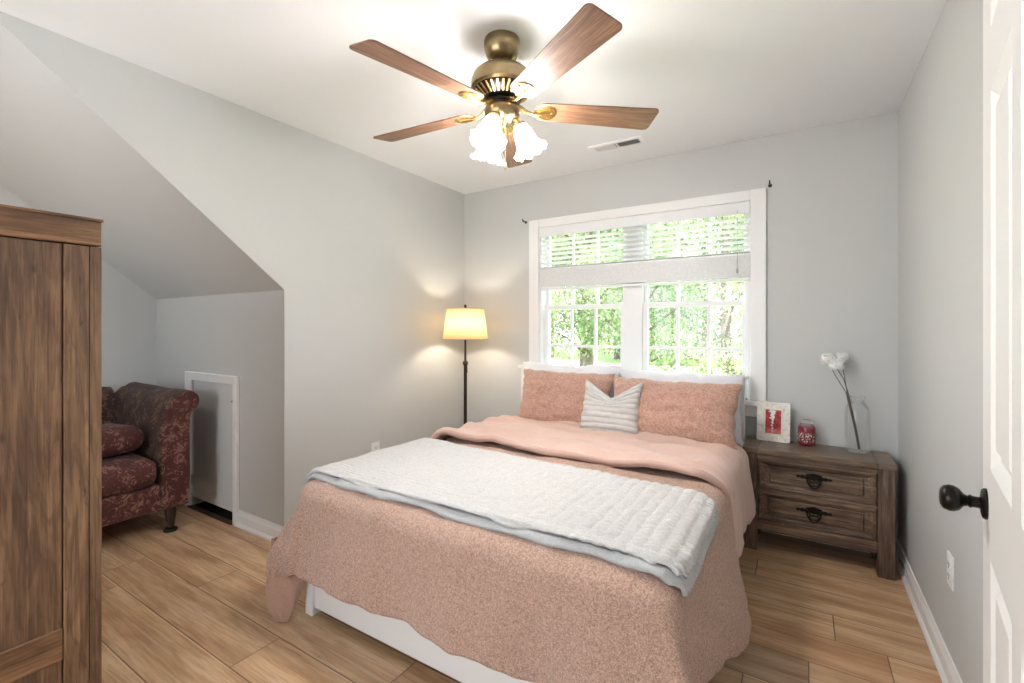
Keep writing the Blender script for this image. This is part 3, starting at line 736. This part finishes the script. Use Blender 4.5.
# pillows ---------------------------------------------------------
def pillow(name, W, H, D, mat, loc, tilt, rz, label, cat, group=None, rib=0, notch=0, seed=0, flange=0.0, roll=0):
    """pillow standing upright: width along X, height along Z, thickness along Y"""
    nu, nv = (70, 60) if not rib else (80, 110)
    def side(sg):
        def fn(a, b):
            u, v = 2*a-1, 2*b-1
            pin = .07
            x = W/2*u*(1 - pin*(1-u*u)*0 - pin*math.cos(v*PI/2)*abs(u)**2)
            z = H/2*v*(1 - pin*math.cos(u*PI/2)*abs(v)**2)
            fu, fv = max(0, 1-abs(u)**3.2), max(0, 1-abs(v)**3.2)
            th = (fu*fv)**.55
            th = max(0, th - flange)
            y = D/2*th
            y += th*(.012*nz(u*2+seed, v*2, seed) + .006*nz(u*5, v*5, seed+2))
            y += .004*(1-th)*nz(u*12, v*12, seed+4)
            if not rib:
                cu, cv = 1-abs(u), 1-abs(v)
                y += th*.010*abs(math.sin(3.5*(u*1.3 + v*.9*math.copysign(1, u*v)) + 3*nz(u*1.7+seed, v*1.7, 7)))
                y += th*.007*nz(u*9+seed, v*6, seed+9)
                z += .016*nz(u*3.2+seed, 1, seed)*max(0, v)**2 + .006*nz(u*10, 2, seed)*max(0, v)**3
                x += .010*nz(v*5+seed, 4, seed)*abs(u)**3
            if rib:
                g = abs(math.sin(PI*(b*rib)))**.55
                y += .011*g*min(1, th*2.5) - .004
                x *= 1 + .018*g
            if notch:
                wgt = sm(-.15, 1, v)
                vv = max(0, 1-abs(u)/.95)
                z -= notch*vv*wgt; y *= 1 - .45*vv*wgt
                x *= 1 - .03*wgt
            x += .006*nz(v*4, seed, 5)*abs(u)
            return Vector((x, sg*y, z + H/2))
        return fn
    m = MB(); m.grid(side(-1), nu, nv); m.grid(side(1), nu, nv)
    o = m.build(name, mat, None, smooth=179, weld=True)
    o.location = loc; o.rotation_euler = (R_(tilt), R_(roll), R_(rz)); tag(o, label, cat, group); return o
pillow('pillow', .79, .455, .15, M['pillow'], (-1.46, 3.06, .545), -10, 1, 'white pillow behind the pink sham nearest the floor lamp', 'pillow', 'white pillows', seed=3)
pillow('pillow', .79, .435, .15, M['pillow'], (-.69, 3.06, .545), -10, -1, 'white pillow behind the pink sham nearest the nightstand', 'pillow', 'white pillows', seed=5)
pillow('pillow_sham', .70, .41, .17, M['sham'], (-1.405, 2.86, .56), -17, 1, 'pink crinkled pillow sham leaning at the floor lamp side of the bed', 'pillow', 'pink pillow shams', seed=11)
pillow('pillow_sham', .77, .42, .20, M['sham'], (-.68, 2.77, .548), -22, -3, 'pink crinkled pillow sham leaning at the nightstand side of the bed', 'pillow', 'pink pillow shams', seed=14)
pillow('throw_cushion', .37, .35, .13, M['ribbed'], (-1.0, 2.68, .595), -20, 2, 'small white ribbed plush cushion with a V dent between the shams', 'cushion', None, rib=10, notch=.10, seed=21)

# ------------------------------------------------------------------ nightstand
nx0, nx1, ny0, ny1, nh = -.29, .388, 2.955, 3.25, .575
ns = empty('nightstand', ((nx0+nx1)/2, (ny0+ny1)/2, 0), 0, 'rustic dark brown two drawer wooden nightstand beside the bed', 'nightstand')
NI = T(-(nx0+nx1)/2, -(ny0+ny1)/2, 0)
def nb(m, name, mat, parent=ns, **k):
    for i, v in enumerate(m.v): m.v[i] = NI @ v
    return m.build(name, mat, parent, **k)
p = .07
for (x, y) in ((nx0, ny0), (nx1-p, ny0), (nx0, ny1-.06), (nx1-p, ny1-.06)):
    m = MB(); m.box((x, y, 0), (x+p, y+.06, nh-.028)); nb(m, 'leg', M['nightv'], bevel=.005)
m = MB(); m.box((nx0+p-.001, ny0+.008, .115), (nx1-p+.001, ny0+.03, .172)); m.box((nx0+p-.001, ny0+.008, .337), (nx1-p+.001, ny0+.03, .352)); m.box((nx0+p-.001, ny0+.006, .517), (nx1-p+.001, ny0+.03, nh-.027))
m.box((nx0+p-.001, ny1-.02, .115), (nx1-p+.001, ny1-.005, nh-.03)); m.box((nx0+.012, ny0+.05, .115), (nx0+.03, ny1-.05, nh-.03)); m.box((nx1-.03, ny0+.05, .115), (nx1-.012, ny1-.05, nh-.03)); m.box((nx0+.02, ny0+.03, .12), (nx1-.02, ny1-.02, .135))
nb(m, 'body', M['night'], bevel=.003)
m = MB(); tz0, tz1 = nh-.028, nh
e = .006
m.box((nx0-e, ny0-e, tz0), (nx0+p, ny1, tz1)); m.box((nx1-p, ny0-e, tz0), (nx1+e, ny1, tz1)); m.box((nx0+p+.0015, ny0-e, tz0), (nx1-p-.0015, ny1, tz1))
nb(m, 'top', wood('nightstand_top_wood', (.10, .065, .042), (.26, .18, .125), (.44, .33, .24), 'x', 1.6, .3), bevel=.004)
def pull(cx, cz, yf, parent):
    m = MB(); SC = T(cx, yf, cz) @ Matrix.Scale(1.22, 4) @ T(-cx, -yf, -cz)
    # backplate: spindle with arrow tips, rosettes, crest
    pts = [(-.070, 0), (-.060, .007), (-.052, .004), (-.045, .009), (-.034, .005), (-.028, .013), (-.014, .016), (0, .020), (.014, .016), (.028, .013), (.034, .005), (.045, .009), (.052, .004), (.060, .007), (.070, 0),
           (.060, -.007), (.052, -.004), (.045, -.009), (.034, -.005), (.028, -.012), (.014, -.008), (0, -.012), (-.014, -.008), (-.028, -.012), (-.034, -.005), (-.045, -.009), (-.052, -.004), (-.060, -.007)]
    m.prism(pts, .003, T(cx, yf, cz) @ RX(PI/2))
    for x in (-.026, .026): m.lathe([(.006, 0), (.006, .010), (.008, .012), (.004, .016)], 12, T(cx+x, yf-.003, cz) @ RX(PI/2))
    m.tube([(cx + .026*math.cos(a) , yf-.014 - .003*math.sin(-a), cz + .042*math.sin(a)*1.0) for a in [PI + PI*k/16 for k in range(17)]], .0035, 8)
    m.tube([(cx + .017*math.cos(a), yf-.013, cz - .024 + .010*math.sin(a)) for a in [2*PI*k/16 for k in range(17)]], .0022, 6)
    m.tube([(cx + .018*math.cos(a), yf-.012, cz - .006 + .010*math.sin(a)) for a in [PI + PI*k/10 for k in range(11)]], .003, 6)
    for i, v in enumerate(m.v): m.v[i] = SC @ v
    return nb(m, 'pull_handle', M['black'], parent, smooth=40)
def drawer(z0, z1):
    x0, x1 = nx0+p+.004, nx1-p-.004; yf = ny0+.012
    m = MB()
    def ring(ix, iz, y): return [(x0+ix, y, z0+iz), (x1-ix, y, z0+iz), (x1-ix, y, z1-iz), (x0+ix, y, z1-iz)]
    seq = [(0, 0, yf+.012), (0, 0, yf), (.010, .008, yf-.003), (.014, .012, yf+.004), (.020, .020, yf+.006), (.050, .034, yf+.018), (.053, .036, yf+.008), (.058, .041, yf+.007), (.064, .046, yf+.014)]
    vs = []; fs = []
    for a in seq: vs += ring(*a)
    for r in range(len(seq)-1):
        for i in range(4):
            q = (i+1) % 4; fs.append((r*4+i, r*4+q, (r+1)*4+q, (r+1)*4+i))
    k = (len(seq)-1)*4; fs.append((k, k+1, k+2, k+3))
    m.add(vs, fs)
    d = nb(m, 'drawer', M['night'])
    cx = (nx0+nx1)/2; pull(cx, (z0+z1)/2 + .012, yf+.0135, d)
drawer(.354, .516); drawer(.174, .336)

# photo frame
pf = tag(empty('photo_frame', (-.152, 3.185, nh), 0), 'distressed cream picture frame with a red print on the nightstand', 'picture frame')
pf.rotation_euler = (R_(-9), 0, R_(-4))
m = MB(); fw, fh, b_ = .0875, .232, .046
m.box((-fw, -.010, 0), (fw, .006, b_)); m.box((-fw, -.010, fh-b_), (fw, .006, fh)); m.box((-fw, -.010, b_), (-fw+b_, .006, fh-b_)); m.box((fw-b_, -.010, b_), (fw, .006, fh-b_))
m.box((-fw+.004, .004, .004), (fw-.004, .008, fh-.004))
def distressed():
    mm = Mat('distressed_cream'); v = mm.obj(); f = mm.noise(v, 60, 5, .7); g = mm.noise(mm.map(v, (1, 1, .2)), 120, 3)
    c = mm.ramp(f, [(.33, (.42, .38, .30)), (.42, (.74, .71, .63)), (.6, (.83, .81, .75))])
    mm.col(c).set(Roughness=.7).bump(mm.math('ADD', f, g), .6, .003); return mm.m
m.build('frame', distressed(), pf, bevel=.004)
m = MB(); i_ = .037
m.box((-fw+i_, -.0145, b_-.009), (fw-i_, -.009, b_)); m.box((-fw+i_, -.0145, fh-b_), (fw-i_, -.009, fh-b_+.009)); m.box((-fw+i_, -.0145, b_), (-fw+b_, -.009, fh-b_)); m.box((fw-b_, -.0145, b_), (fw-i_, -.009, fh-b_))
m.build('inner_lip', plain('cream_lip', (.80, .74, .62), .6), pf, bevel=.001)
def red_print():
    mm = Mat('red_print'); v = mm.obj(); xyz = mm.n('SeparateXYZ', {0: v}); X, Z = xyz.outputs[0], xyz.outputs[2]
    n1 = mm.noise(v, 85, 4, .7)
    # pale V of sky narrowing downwards between red trees
    ax = mm.math('ABSOLUTE', mm.math('ADD', X, .004))
    wv = mm.math('MULTIPLY_ADD', mm.math('SUBTRACT', Z, .085), .14, .003)
    sky = mm.math('SUBTRACT', mm.math('ADD', wv, mm.math('MULTIPLY_ADD', n1, .05, -.027)), ax)
    red = mm.ramp(n1, [(.32, (.06, .01, .01)), (.45, (.28, .012, .018)), (.6, (.62, .03, .03)), (.72, (.78, .22, .18))])
    c = mm.mix(mm.ramp(mm.math('MULTIPLY_ADD', sky, 90, .5), [(.3, (0,0,0)), (.7, (1,1,1))]), red, (.78, .80, .74))
    gl = mm.ramp(mm.math('MULTIPLY', Z, 5), [(.30, (1,1,1)), (.40, (0,0,0))])
    c = mm.mix(mm.math('MULTIPLY', gl, mm.math('MULTIPLY', n1, 1.0)), c, (.70, .25, .22))
    mm.col(c).set(Roughness=.6); return mm.m
MB().box((-fw+b_-.002, -.0075, b_-.002), (fw-b_+.002, -.006, fh-b_+.002)).build('print', red_print(), pf)
m = MB(); m.box((-.02, 0, 0), (.02, .003, .16), T(0, .008, .03) @ RX(R_(-2))); m.build('easel_back', M['leg'], pf)

# candle jar
cd = tag(empty('candle_jar', (.018, 3.195, nh)), 'small red jar candle with glass lid next to the picture frame', 'candle')
MB().lathe([(.040, .0), (.044, .004), (.045, .012), (.045, .100), (.042, .112), (.034, .120), (.034, .128)], 40, cap=False).build('jar', M['jar'], cd, smooth=40)
MB().lathe([(.038, .003), (.0415, .006), (.0425, .012), (.0425, .103), (.040, .105)], 32).build('wax', plain('red_wax', (.30, .018, .045), .35), cd, smooth=50)
def candle_label():
    mm = Mat('candle_label'); v = mm.obj(); f = mm.noise(v, 120, 3, .6)
    mm.col(mm.ramp(f, [(.40, (.03, .012, .012)), (.46, (.20, .03, .04)), (.53, (.30, .06, .06)), (.57, (.72, .60, .55))])).set(Roughness=.5); return mm.m
m = MB(); n = 22
m.add([(.0457*math.sin(a), -.0457*math.cos(a), z) for z in (.024, .076) for a in [R_(-80 + 160*k/n) for k in range(n+1)]],
      [(k, k+1, n+2+k, n+1+k) for k in range(n)])
m.build('jar_label', candle_label(), cd, smooth=179)
MB().lathe([(.036, .126), (.0385, .130), (.0385, .136), (.030, .140), (.026, .146), (.027, .152), (.034, .160), (.035, .166), (.030, .170), (.006, .172)], 36).build('lid', M['jar'], cd, smooth=40)

# glass vase and three carnations
vs_ = tag(empty('glass_vase', (.252, 3.175, nh)), 'clear glass jar vase holding white flowers on the nightstand', 'vase')
MB().lathe([(.030, .004), (.050, .003), (.056, .008), (.058, .018), (.058, .225), (.054, .245), (.042, .262), (.034, .272), (.033, .290), (.036, .296), (.036, .302)], 48, cap=False).build('jar_wall', M['jar'], vs_, smooth=60)
MB().lathe([(.050, .0008), (.056, .003), (.055, .008), (.002, .007)], 48).build('jar_base', M['jar'], vs_, smooth=60)
m = MB(); m.tube([(.0355*math.cos(k*PI/20), .0355*math.sin(k*PI/20), .3015) for k in range(41)], .0022, 8); m.build('rim', M['jar'], vs_, smooth=60)
petal = fabric('white_petals', (.86, .855, .84), (.94, .935, .93), 200, .2, .001)
stemm = plain('grey_brown_stem', (.11, .09, .07), .7)
heads = [((.118, 3.155, 1.078), 'white carnation leaning furthest from the right wall in the glass vase'),
         ((.182, 3.20, 1.083), 'white carnation at the back of the bunch, nearest the right wall'),
         ((.156, 3.13, 1.046), 'white carnation lowest and frontmost of the three in the glass vase')]
for i, (hd, lab) in enumerate(heads):
    base = Vector((.257 + .004*i, 3.170 + .006*(i-1), nh+.014)); nk = Vector((.207 + .005*(i-1), 3.172 + .004*(i-1), .895)); H_ = Vector(hd)
    fl = tag(empty('carnation', base), lab, 'flower', 'white carnations in the vase')
    B = T(*(-base))
    mid = nk + (H_-nk)*.5 + Vector((.006*(i-1), 0, 0))
    m = MB(); m.tube([base, base + (nk-base)*.35 + Vector((.003, 0, 0)), nk, mid, H_ + Vector((0, 0, -.012))], [.0022, .0024, .0022, .002, .002], 8)
    if i == 1: m.lathe([(.002, -.012), (.005, 0), (.002, .014)], 8, T(*(base + (nk-base)*.22)))
    for k, v in enumerate(m.v): m.v[k] = B @ v
    m.build('stem', stemm, fl, smooth=60)
    m = MB(); rnd = random.Random(i+3)

    def ruf(u, v, i=i):
        th, ph = .04 + v*2.6, u*2*PI
        d = Vector((math.sin(th)*math.cos(ph), math.sin(th)*math.sin(ph), math.cos(th)*.72))
        r = .033*(1 + .30*noise.noise(d*7.5 + Vector((i*3, 0, 0))) + .16*abs(noise.noise(d*19)))
        return d*r
    m.grid(ruf, 72, 40, B @ T(*H_))
    for k in range(70):
        th = math.acos(1 - 1.55*rnd.random()); ph = rnd.random()*2*PI
        d = Vector((math.sin(th)*math.cos(ph), math.sin(th)*math.sin(ph), math.cos(th)*.8))
        q = d.to_track_quat('Z', 'Y').to_matrix().to_4x4()
        L = .026 + .006*rnd.random(); wd = .011 + .004*rnd.random(); tw = rnd.random()*PI
        pts = [(-.002, 0, .004), (.002, 0, .004)]
        vs = []
        for r in range(4):
            f = r/3; ww = wd*math.sin(.35 + f*1.2)
            for c_ in range(5):
                g = c_/4*2-1; vs.append((g*ww, .0035*math.sin(g*6 + r)*f + .004*f*f, .006 + L*f - .003*abs(g)*f + .002*f*math.sin(g*11)))
        fs = [(r*5+c_, r*5+c_+1, (r+1)*5+c_+1, (r+1)*5+c_) for r in range(3) for c_ in range(4)]
        m.add(vs, fs, B @ T(*H_) @ q @ RZ(tw))
    m.build('petals', petal, fl, smooth=179)
    m = MB(); m.lathe([(.003, -.018), (.007, -.010), (.008, 0), (.006, .006)], 10, B @ T(*H_)); m.build('calyx', stemm, fl, smooth=60)

# ------------------------------------------------------------------ wardrobe
wx1, wy1, wz = -1.80, .535, 1.582
wd = empty('wardrobe', (-2.2, .235, 0), 0, 'weathered brown wooden wardrobe with panelled side in front of the armchair', 'wardrobe')
WI2 = T(2.2, -.235, 0)
def wb(m, name, mat, parent=wd, **k):
    for i, v in enumerate(m.v): m.v[i] = WI2 @ v
    return m.build(name, mat, parent, **k)
wx0, wy0 = -2.62, -.07
def side(x, sg):
    # sg=+1: faces +X
    a, b = (x-.022, x) if sg > 0 else (x, x+.022)
    for lo_, hi_ in (((a, wy0, wz-.082), (b, wy1, wz-.008)), ((a, wy0+.086, .30), (b-.002*sg, wy1-.086, .392)), ((a, wy0+.086, .05), (b-.002*sg, wy1-.086, .12))):
        m = MB(); m.box(lo_, hi_); wb(m, 'side_rail', M['wardh'], bevel=.003)
    for y0_, y1_ in ((wy1-.028, wy1), (wy1-.085, wy1-.0295), (wy0, wy0+.028), (wy0+.0295, wy0+.085)):
        m = MB(); m.box((a, y0_, 0), (b, y1_, wz-.0855)); wb(m, 'stile', M['ward'], bevel=.002)
    m = MB(); m.box((a+.006 if sg > 0 else a+.004, wy0+.0885, .05), (b-.006 if sg > 0 else b-.008, wy1-.0885, wz-.086)); wb(m, 'side_panel', M['ward'])
side(wx1, 1); side(wx0, -1)
m = MB(); m.box((wx0-.012, wy0-.012, wz-.009), (wx1+.004, wy1+.004, wz)); wb(m, 'top', M['wardh'], bevel=.003)
m = MB(); m.box((wx0+.022, wy1-.025, .05), (wx1-.022, wy1-.006, wz-.01)); wb(m, 'back_panel', M['ward'])
m = MB(); m.box((wx0+.022, wy0, .05), (wx1-.022, wy1-.03, .07)); wb(m, 'bottom_board', M['wardh'])
m = MB(); m.box((wx0+.022, wy0+.005, wz-.10), (wx1-.022, wy0+.025, wz-.01)); wb(m, 'front_rail', M['wardh'])
cxw = (wx0+wx1)/2
for x0, x1, hx in ((wx0+.024, cxw-.002, cxw-.04), (cxw+.002, wx1-.024, cxw+.04)):
    m = MB(); m.box((x0, wy0-.002, .075), (x1, wy0+.018, wz-.105)); m.box((x0, wy0-.010, .075), (x0+.06, wy0, wz-.105)); m.box((x1-.06, wy0-.010, .075), (x1, wy0, wz-.105)); m.box((x0+.06, wy0-.010, .075), (x1-.06, wy0, .15)); m.box((x0+.06, wy0-.010, wz-.18), (x1-.06, wy0, wz-.105))
    d = wb(m, 'door', M['ward'])
    m = MB(); m.lathe([(.008, 0), (.008, .012), (.016, .02), (.014, .03), (.004, .034)], 16, T(hx, wy0-.010, .85) @ RX(PI/2)); wb(m, 'knob', M['black'], d, smooth=50)

# ------------------------------------------------------------------ armchair
AX = -3.27
ac = empty('armchair', (-3.7, .89, 0), 0, 'burgundy damask rolled arm chair in the alcove by the access door', 'armchair')
AI = T(3.7, -.89, 0)
def ab(m, name, mat, parent=ac, **k):
    for i, v in enumerate(m.v): m.v[i] = AI @ v
    return m.build(name, mat, parent, **k)
ay0, ay1 = .36, 1.42
def rbox(a, b, r, wob=.004, n=14, seed=0, crown=(0, 0, 0)):
    """upholstered box: rounded, subdivided, slightly uneven"""
    a = Vector(a); b = Vector(b); c = (a+b)/2; h = (b-a)/2; m = MB()
    def pt(p):   # p on unit cube
        q = Vector((p[0]*h.x, p[1]*h.y, p[2]*h.z)); inner = Vector((max(-h.x+r, min(h.x-r, q.x)), max(-h.y+r, min(h.y-r, q.y)), max(-h.z+r, min(h.z-r, q.z))))
        d = q - inner
        if d.length > 1e-9: q = inner + d.normalized()*r
        q += Vector((crown[0]*p[0]*(1-p[1]**2)*(1-p[2]**2), crown[1]*p[1]*(1-p[0]**2)*(1-p[2]**2), crown[2]*p[2]*(1-p[0]**2)*(1-p[1]**2)))
        w_ = q + c; q += q.normalized()*wob*nz(w_.x*9+seed, w_.y*9, w_.z*9)
        return q + c
    def g(u): # cluster samples near edges
        t = 2*u-1; return math.copysign(abs(t)**.6, t)
    for ax in range(3):
        for sg in (-1, 1):
            def fn(u, v, ax=ax, sg=sg):
                p = [0,0,0]; p[ax] = sg; p[(ax+1) % 3] = g(u); p[(ax+2) % 3] = g(v); return pt(p)
            m.grid(fn, n, n)
    return m
# base rail
ab(rbox((-4.12, ay0+.04, .148), (AX-.002, ay1-.045, .315), .025, .003), 'base', M['damask'], smooth=179, weld=True)
# arms: scroll profile in (y,z) swept along x, flipped for the far arm
def arm(flip):
    P = [(1.395, .150), (1.402, .30), (1.400, .50), (1.398, .62), (1.402, .70), (1.412, .735)]
    c = (1.398, .796); r = .064
    for k in range(15):
        a = R_(-70 + 205*k/14); P.append((c[0] + r*math.cos(a), c[1] + r*math.sin(a)))
    P += [(1.325, .835), (1.29, .80), (1.265, .74), (1.25, .66), (1.243, .55), (1.24, .40), (1.24, .150)]
    if flip: P = [(ay0 + ay1 - y, z) for y, z in P]
    xs_ = [-4.10, -4.0, -3.8, -3.6, -3.45, -3.33, AX-.018, AX-.006, AX, AX+.0005]
    m = MB(); cy = sum(p[0] for p in P)/len(P); cz = sum(p[1] for p in P)/len(P); n = len(P)
    vs = []
    for j, x in enumerate(xs_):
        sh = {7: .97, 8: .90, 9: .84}.get(j, 1.0)
        for (y, z) in P:
            dy, dz = y-cy, z-cz; L = math.hypot(dy, dz); k = (1 - sh)*.09/ max(L, .05)
            vs.append((x + .0*nz(y*9, z*9), y - dy*k + .004*nz(x*7, z*8, 2), z - dz*k + (.008*nz(x*5, y*6, 4) if z > .6 else 0)))
    fs = [(j*n+i, j*n+(i+1) % n, (j+1)*n+(i+1) % n, (j+1)*n+i) for j in range(len(xs_)-1) for i in range(n)]
    fs += [tuple(range(n)), tuple(range(len(vs)-1, len(vs)-n-1, -1))]
    m.add(vs, fs)
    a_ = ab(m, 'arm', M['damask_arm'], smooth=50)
    # flat front facing with welt
    q = MB(); F = [((y-cy)*.90 + cy, (z-cz)*.965 + cz) for y, z in P]
    q.prism(F, .012, T(AX-.006, 0, 0) @ MYZ); q.tube([(AX+.006, y, z) for y, z in F] + [(AX+.006, *F[0])], .004, 6)
    ab(q, 'arm_front', M['damask'], a_, smooth=50)
arm(False); arm(True)
bk = MB()
def bfn(u, v):
    y = ay0+.15 + (ay1-ay0-.30)*u
    prof = [(-3.93, .30), (-3.97, .5), (-4.01, .70), (-4.02, .77), (-4.05, .815), (-4.11, .842), (-4.165, .82), (-4.175, .75), (-4.15, .6), (-4.12, .15), (-4.0, .15), (-3.93, .30)]
    k = v*(len(prof)-1); i = min(int(k), len(prof)-2); f = k-i
    return Vector((prof[i][0]*(1-f) + prof[i+1][0]*f, y, prof[i][1]*(1-f) + prof[i+1][1]*f + .03*math.sin(PI*u)*(1 if prof[i][1] > .7 else 0)))
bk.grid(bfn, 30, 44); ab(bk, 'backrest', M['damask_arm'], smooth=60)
ab(rbox((-3.96, ay0+.185, .312), (AX+.028, ay1-.185, .478), .06, .006, 18, 4, (.02, 0, .02)), 'seat_cushion', M['damask'], smooth=179, weld=True)
for (x, y) in ((AX-.05, ay1-.10), (AX-.05, ay0+.10), (-4.08, ay1-.10), (-4.08, ay0+.10)):
    m = MB(); m.lathe([(.026, .150), (.030, .135), (.030, .11), (.026, .07), (.019, .035), (.020, .028), (.014, .022)], 20, T(x, y, 0)); lg = ab(m, 'leg', M['leg'], smooth=50)
    m = MB(); m.lathe([(.036, 0), (.038, .008), (.034, .016), (.016, .024)], 24, T(x, y, 0)); ab(m, 'foot_glide', M['black'], lg, smooth=50)
m = rbox((-.24, -.21, -.075), (.24, .21, .075), .07, .007, 18, 9, (0, 0, .018))
tc = m.build('throw_cushion', M['damask'], None, smooth=179, weld=True); tc.location = (-3.60, 1.0, .575); tc.rotation_euler = (R_(0), R_(-4), R_(4))
tag(tc, 'burgundy damask loose cushion lying on the armchair seat', 'cushion')

# ------------------------------------------------------------------ outside
GZ = -2.9
def ground_mat():
    m = Mat('lawn'); v = m.obj(); f = m.noise(v, 1.2, 5, .6)
    m.col(m.ramp(f, [(.35, (.10, .20, .05)), (.6, (.22, .34, .10))])).set(Roughness=.95); return m.m
S(MB().box((-90, -60, GZ-.2), (60, 140, GZ)).build('ground', ground_mat()), 'green lawn outside seen far below the window', 'ground')
S(MB().box((-60, -45, GZ), (45, -1.4, GZ+.03)).build('ground_bounce', plain('bounce_grey', (.5, .5, .5), .9, 0, .8)), 'pale grey slab added unseen outside behind the viewpoint for neutral bounce light', 'ground')  # unseen slab added so light bounces in grey instead of lawn green
S(MB().box((-80, 26, GZ), (50, 52, GZ+.03)).build('road', plain('pale_concrete', (.55, .52, .49), .9, 0, .8)), 'pale sunlit road outside beyond the nearest trees', 'road')
def leaf_mat(name, a, b, c):
    m = Mat(name); oi = m.n('ObjectInfo'); v = m.obj(); f = m.noise(v, 1.7, 4, .6)
    m.nt.nodes.remove(m.b)
    cc = m.ramp(f, [(.3, a), (.5, b), (.72, c)])
    d = m.n('BsdfDiffuse', {0: cc}); t = m.n('BsdfTranslucent', {0: cc}); g = m.n('BsdfGlossy', {0: (1,1,1,1), 'Roughness': .35})
    x = m.n('MixShader', {0: .45, 1: d.outputs[0], 2: t.outputs[0]}); y = m.n('MixShader', {0: .05, 1: x.outputs[0], 2: g.outputs[0]})
    m.nt.links.new(y.outputs[0], m.out.inputs[0]); return m.m
LM = [leaf_mat('leaf_green', (.08, .14, .06), (.20, .29, .14), (.44, .51, .33)),
      leaf_mat('leaf_lime', (.14, .19, .08), (.31, .37, .18), (.58, .60, .40)),
      leaf_mat('leaf_deep', (.05, .10, .055), (.12, .20, .11), (.30, .39, .25))]
bark = wood('bark', (.08, .06, .05), (.16, .13, .10), (.24, .20, .16), 'z', 1)
def tree(x, y, h, r, kind, seed, n, lab, leaf=.16, low=.0):
    rnd = random.Random(seed)
    t = tag(empty('tree', (x, y, GZ)), lab, 'tree', 'trees outside the window')
    m = MB(); pts = [Vector((0,0,0)), Vector((.1, 0, h*.3)), Vector((-.05, .1, h*.55)), Vector((.05, 0, h*.85))]
    m.tube(pts, [.05*r+.12, .04*r+.09, .08, .03], 10)
    blobs = []
    for k in range(16):
        a = rnd.random()*2*PI; zz = h*(.40 - low*.35 + (.54 + low*.3)*rnd.random()); rr = r*(.25 + .75*rnd.random())*(1 - .5*abs(zz/h-.55))
        c = Vector((rr*math.cos(a), rr*math.sin(a), zz)); blobs.append((c, r*(.30 + .25*rnd.random())))
        m.tube([Vector((0, 0, zz*.75)), c*.5 + Vector((0,0,zz*.42)), c], [.05, .035, .012], 6)
    m.build('trunk', bark, t, smooth=60)
    m = MB()
    for k in range(n):
        c, br = blobs[rnd.randrange(len(blobs))]
        d = Vector((rnd.gauss(0,1), rnd.gauss(0,1), rnd.gauss(0,1))).normalized()*br*(rnd.random()**.4)
        p_ = c + d; s = leaf*(.6 + .8*rnd.random())
        Mr = T(*p_) @ RZ(rnd.random()*6.28) @ RX(rnd.random()*2.2-.6)
        m.add([(0, -s*.5, 0), (s*.28, 0, .02*s), (0, s*.5, -.05*s), (-s*.28, 0, .02*s)], [(0,1,2,3)], Mr)
    m.build('foliage', LM[kind], t)
TR = [(-14.5, 20, 10.5, 3.3, 0, 1, 14000, 'green tree outside seen through the pane nearest the floor lamp', .17, .3),
      (-9.5, 22, 11.5, 3.4, 2, 2, 14000, 'dark green tree outside in the middle of the lamp side window unit', .17, .0),
      (-7.2, 17, 9.5, 2.5, 1, 3, 14000, 'yellow green tree outside just left of the window mullion', .14, .0),
      (-4.4, 14.5, 9.0, 2.4, 0, 4, 10000, 'green tree outside just right of the window mullion', .12, .2),
      (-1.7, 13.0, 9.0, 2.2, 1, 5, 11000, 'lime green tree outside at the nightstand end of the window', .11, .5),
      (-4.0, 24, 13, 4.2, 2, 6, 14000, 'tall dark tree standing behind the lime green tree outside', .19, .4),
      (-13, 55, 19, 7.5, 0, 7, 14000, 'distant broad tree across the road outside', .5, .8),
      (-30, 58, 20, 8.5, 2, 8, 14000, 'distant dark tree beyond the road on the lamp side', .45, .5),
      (-1, 56, 19, 7.5, 1, 9, 14000, 'distant yellow green tree beyond the road on the nightstand side', .42, .5),
      (-43, 60, 20, 9, 0, 10, 13000, 'furthest green tree on the lamp side beyond the road', .5, .5),
      (-21, 60, 21, 8, 1, 11, 13000, 'distant lime tree between two darker trees beyond the road', .45, .5)]
for a in TR: tree(*a)
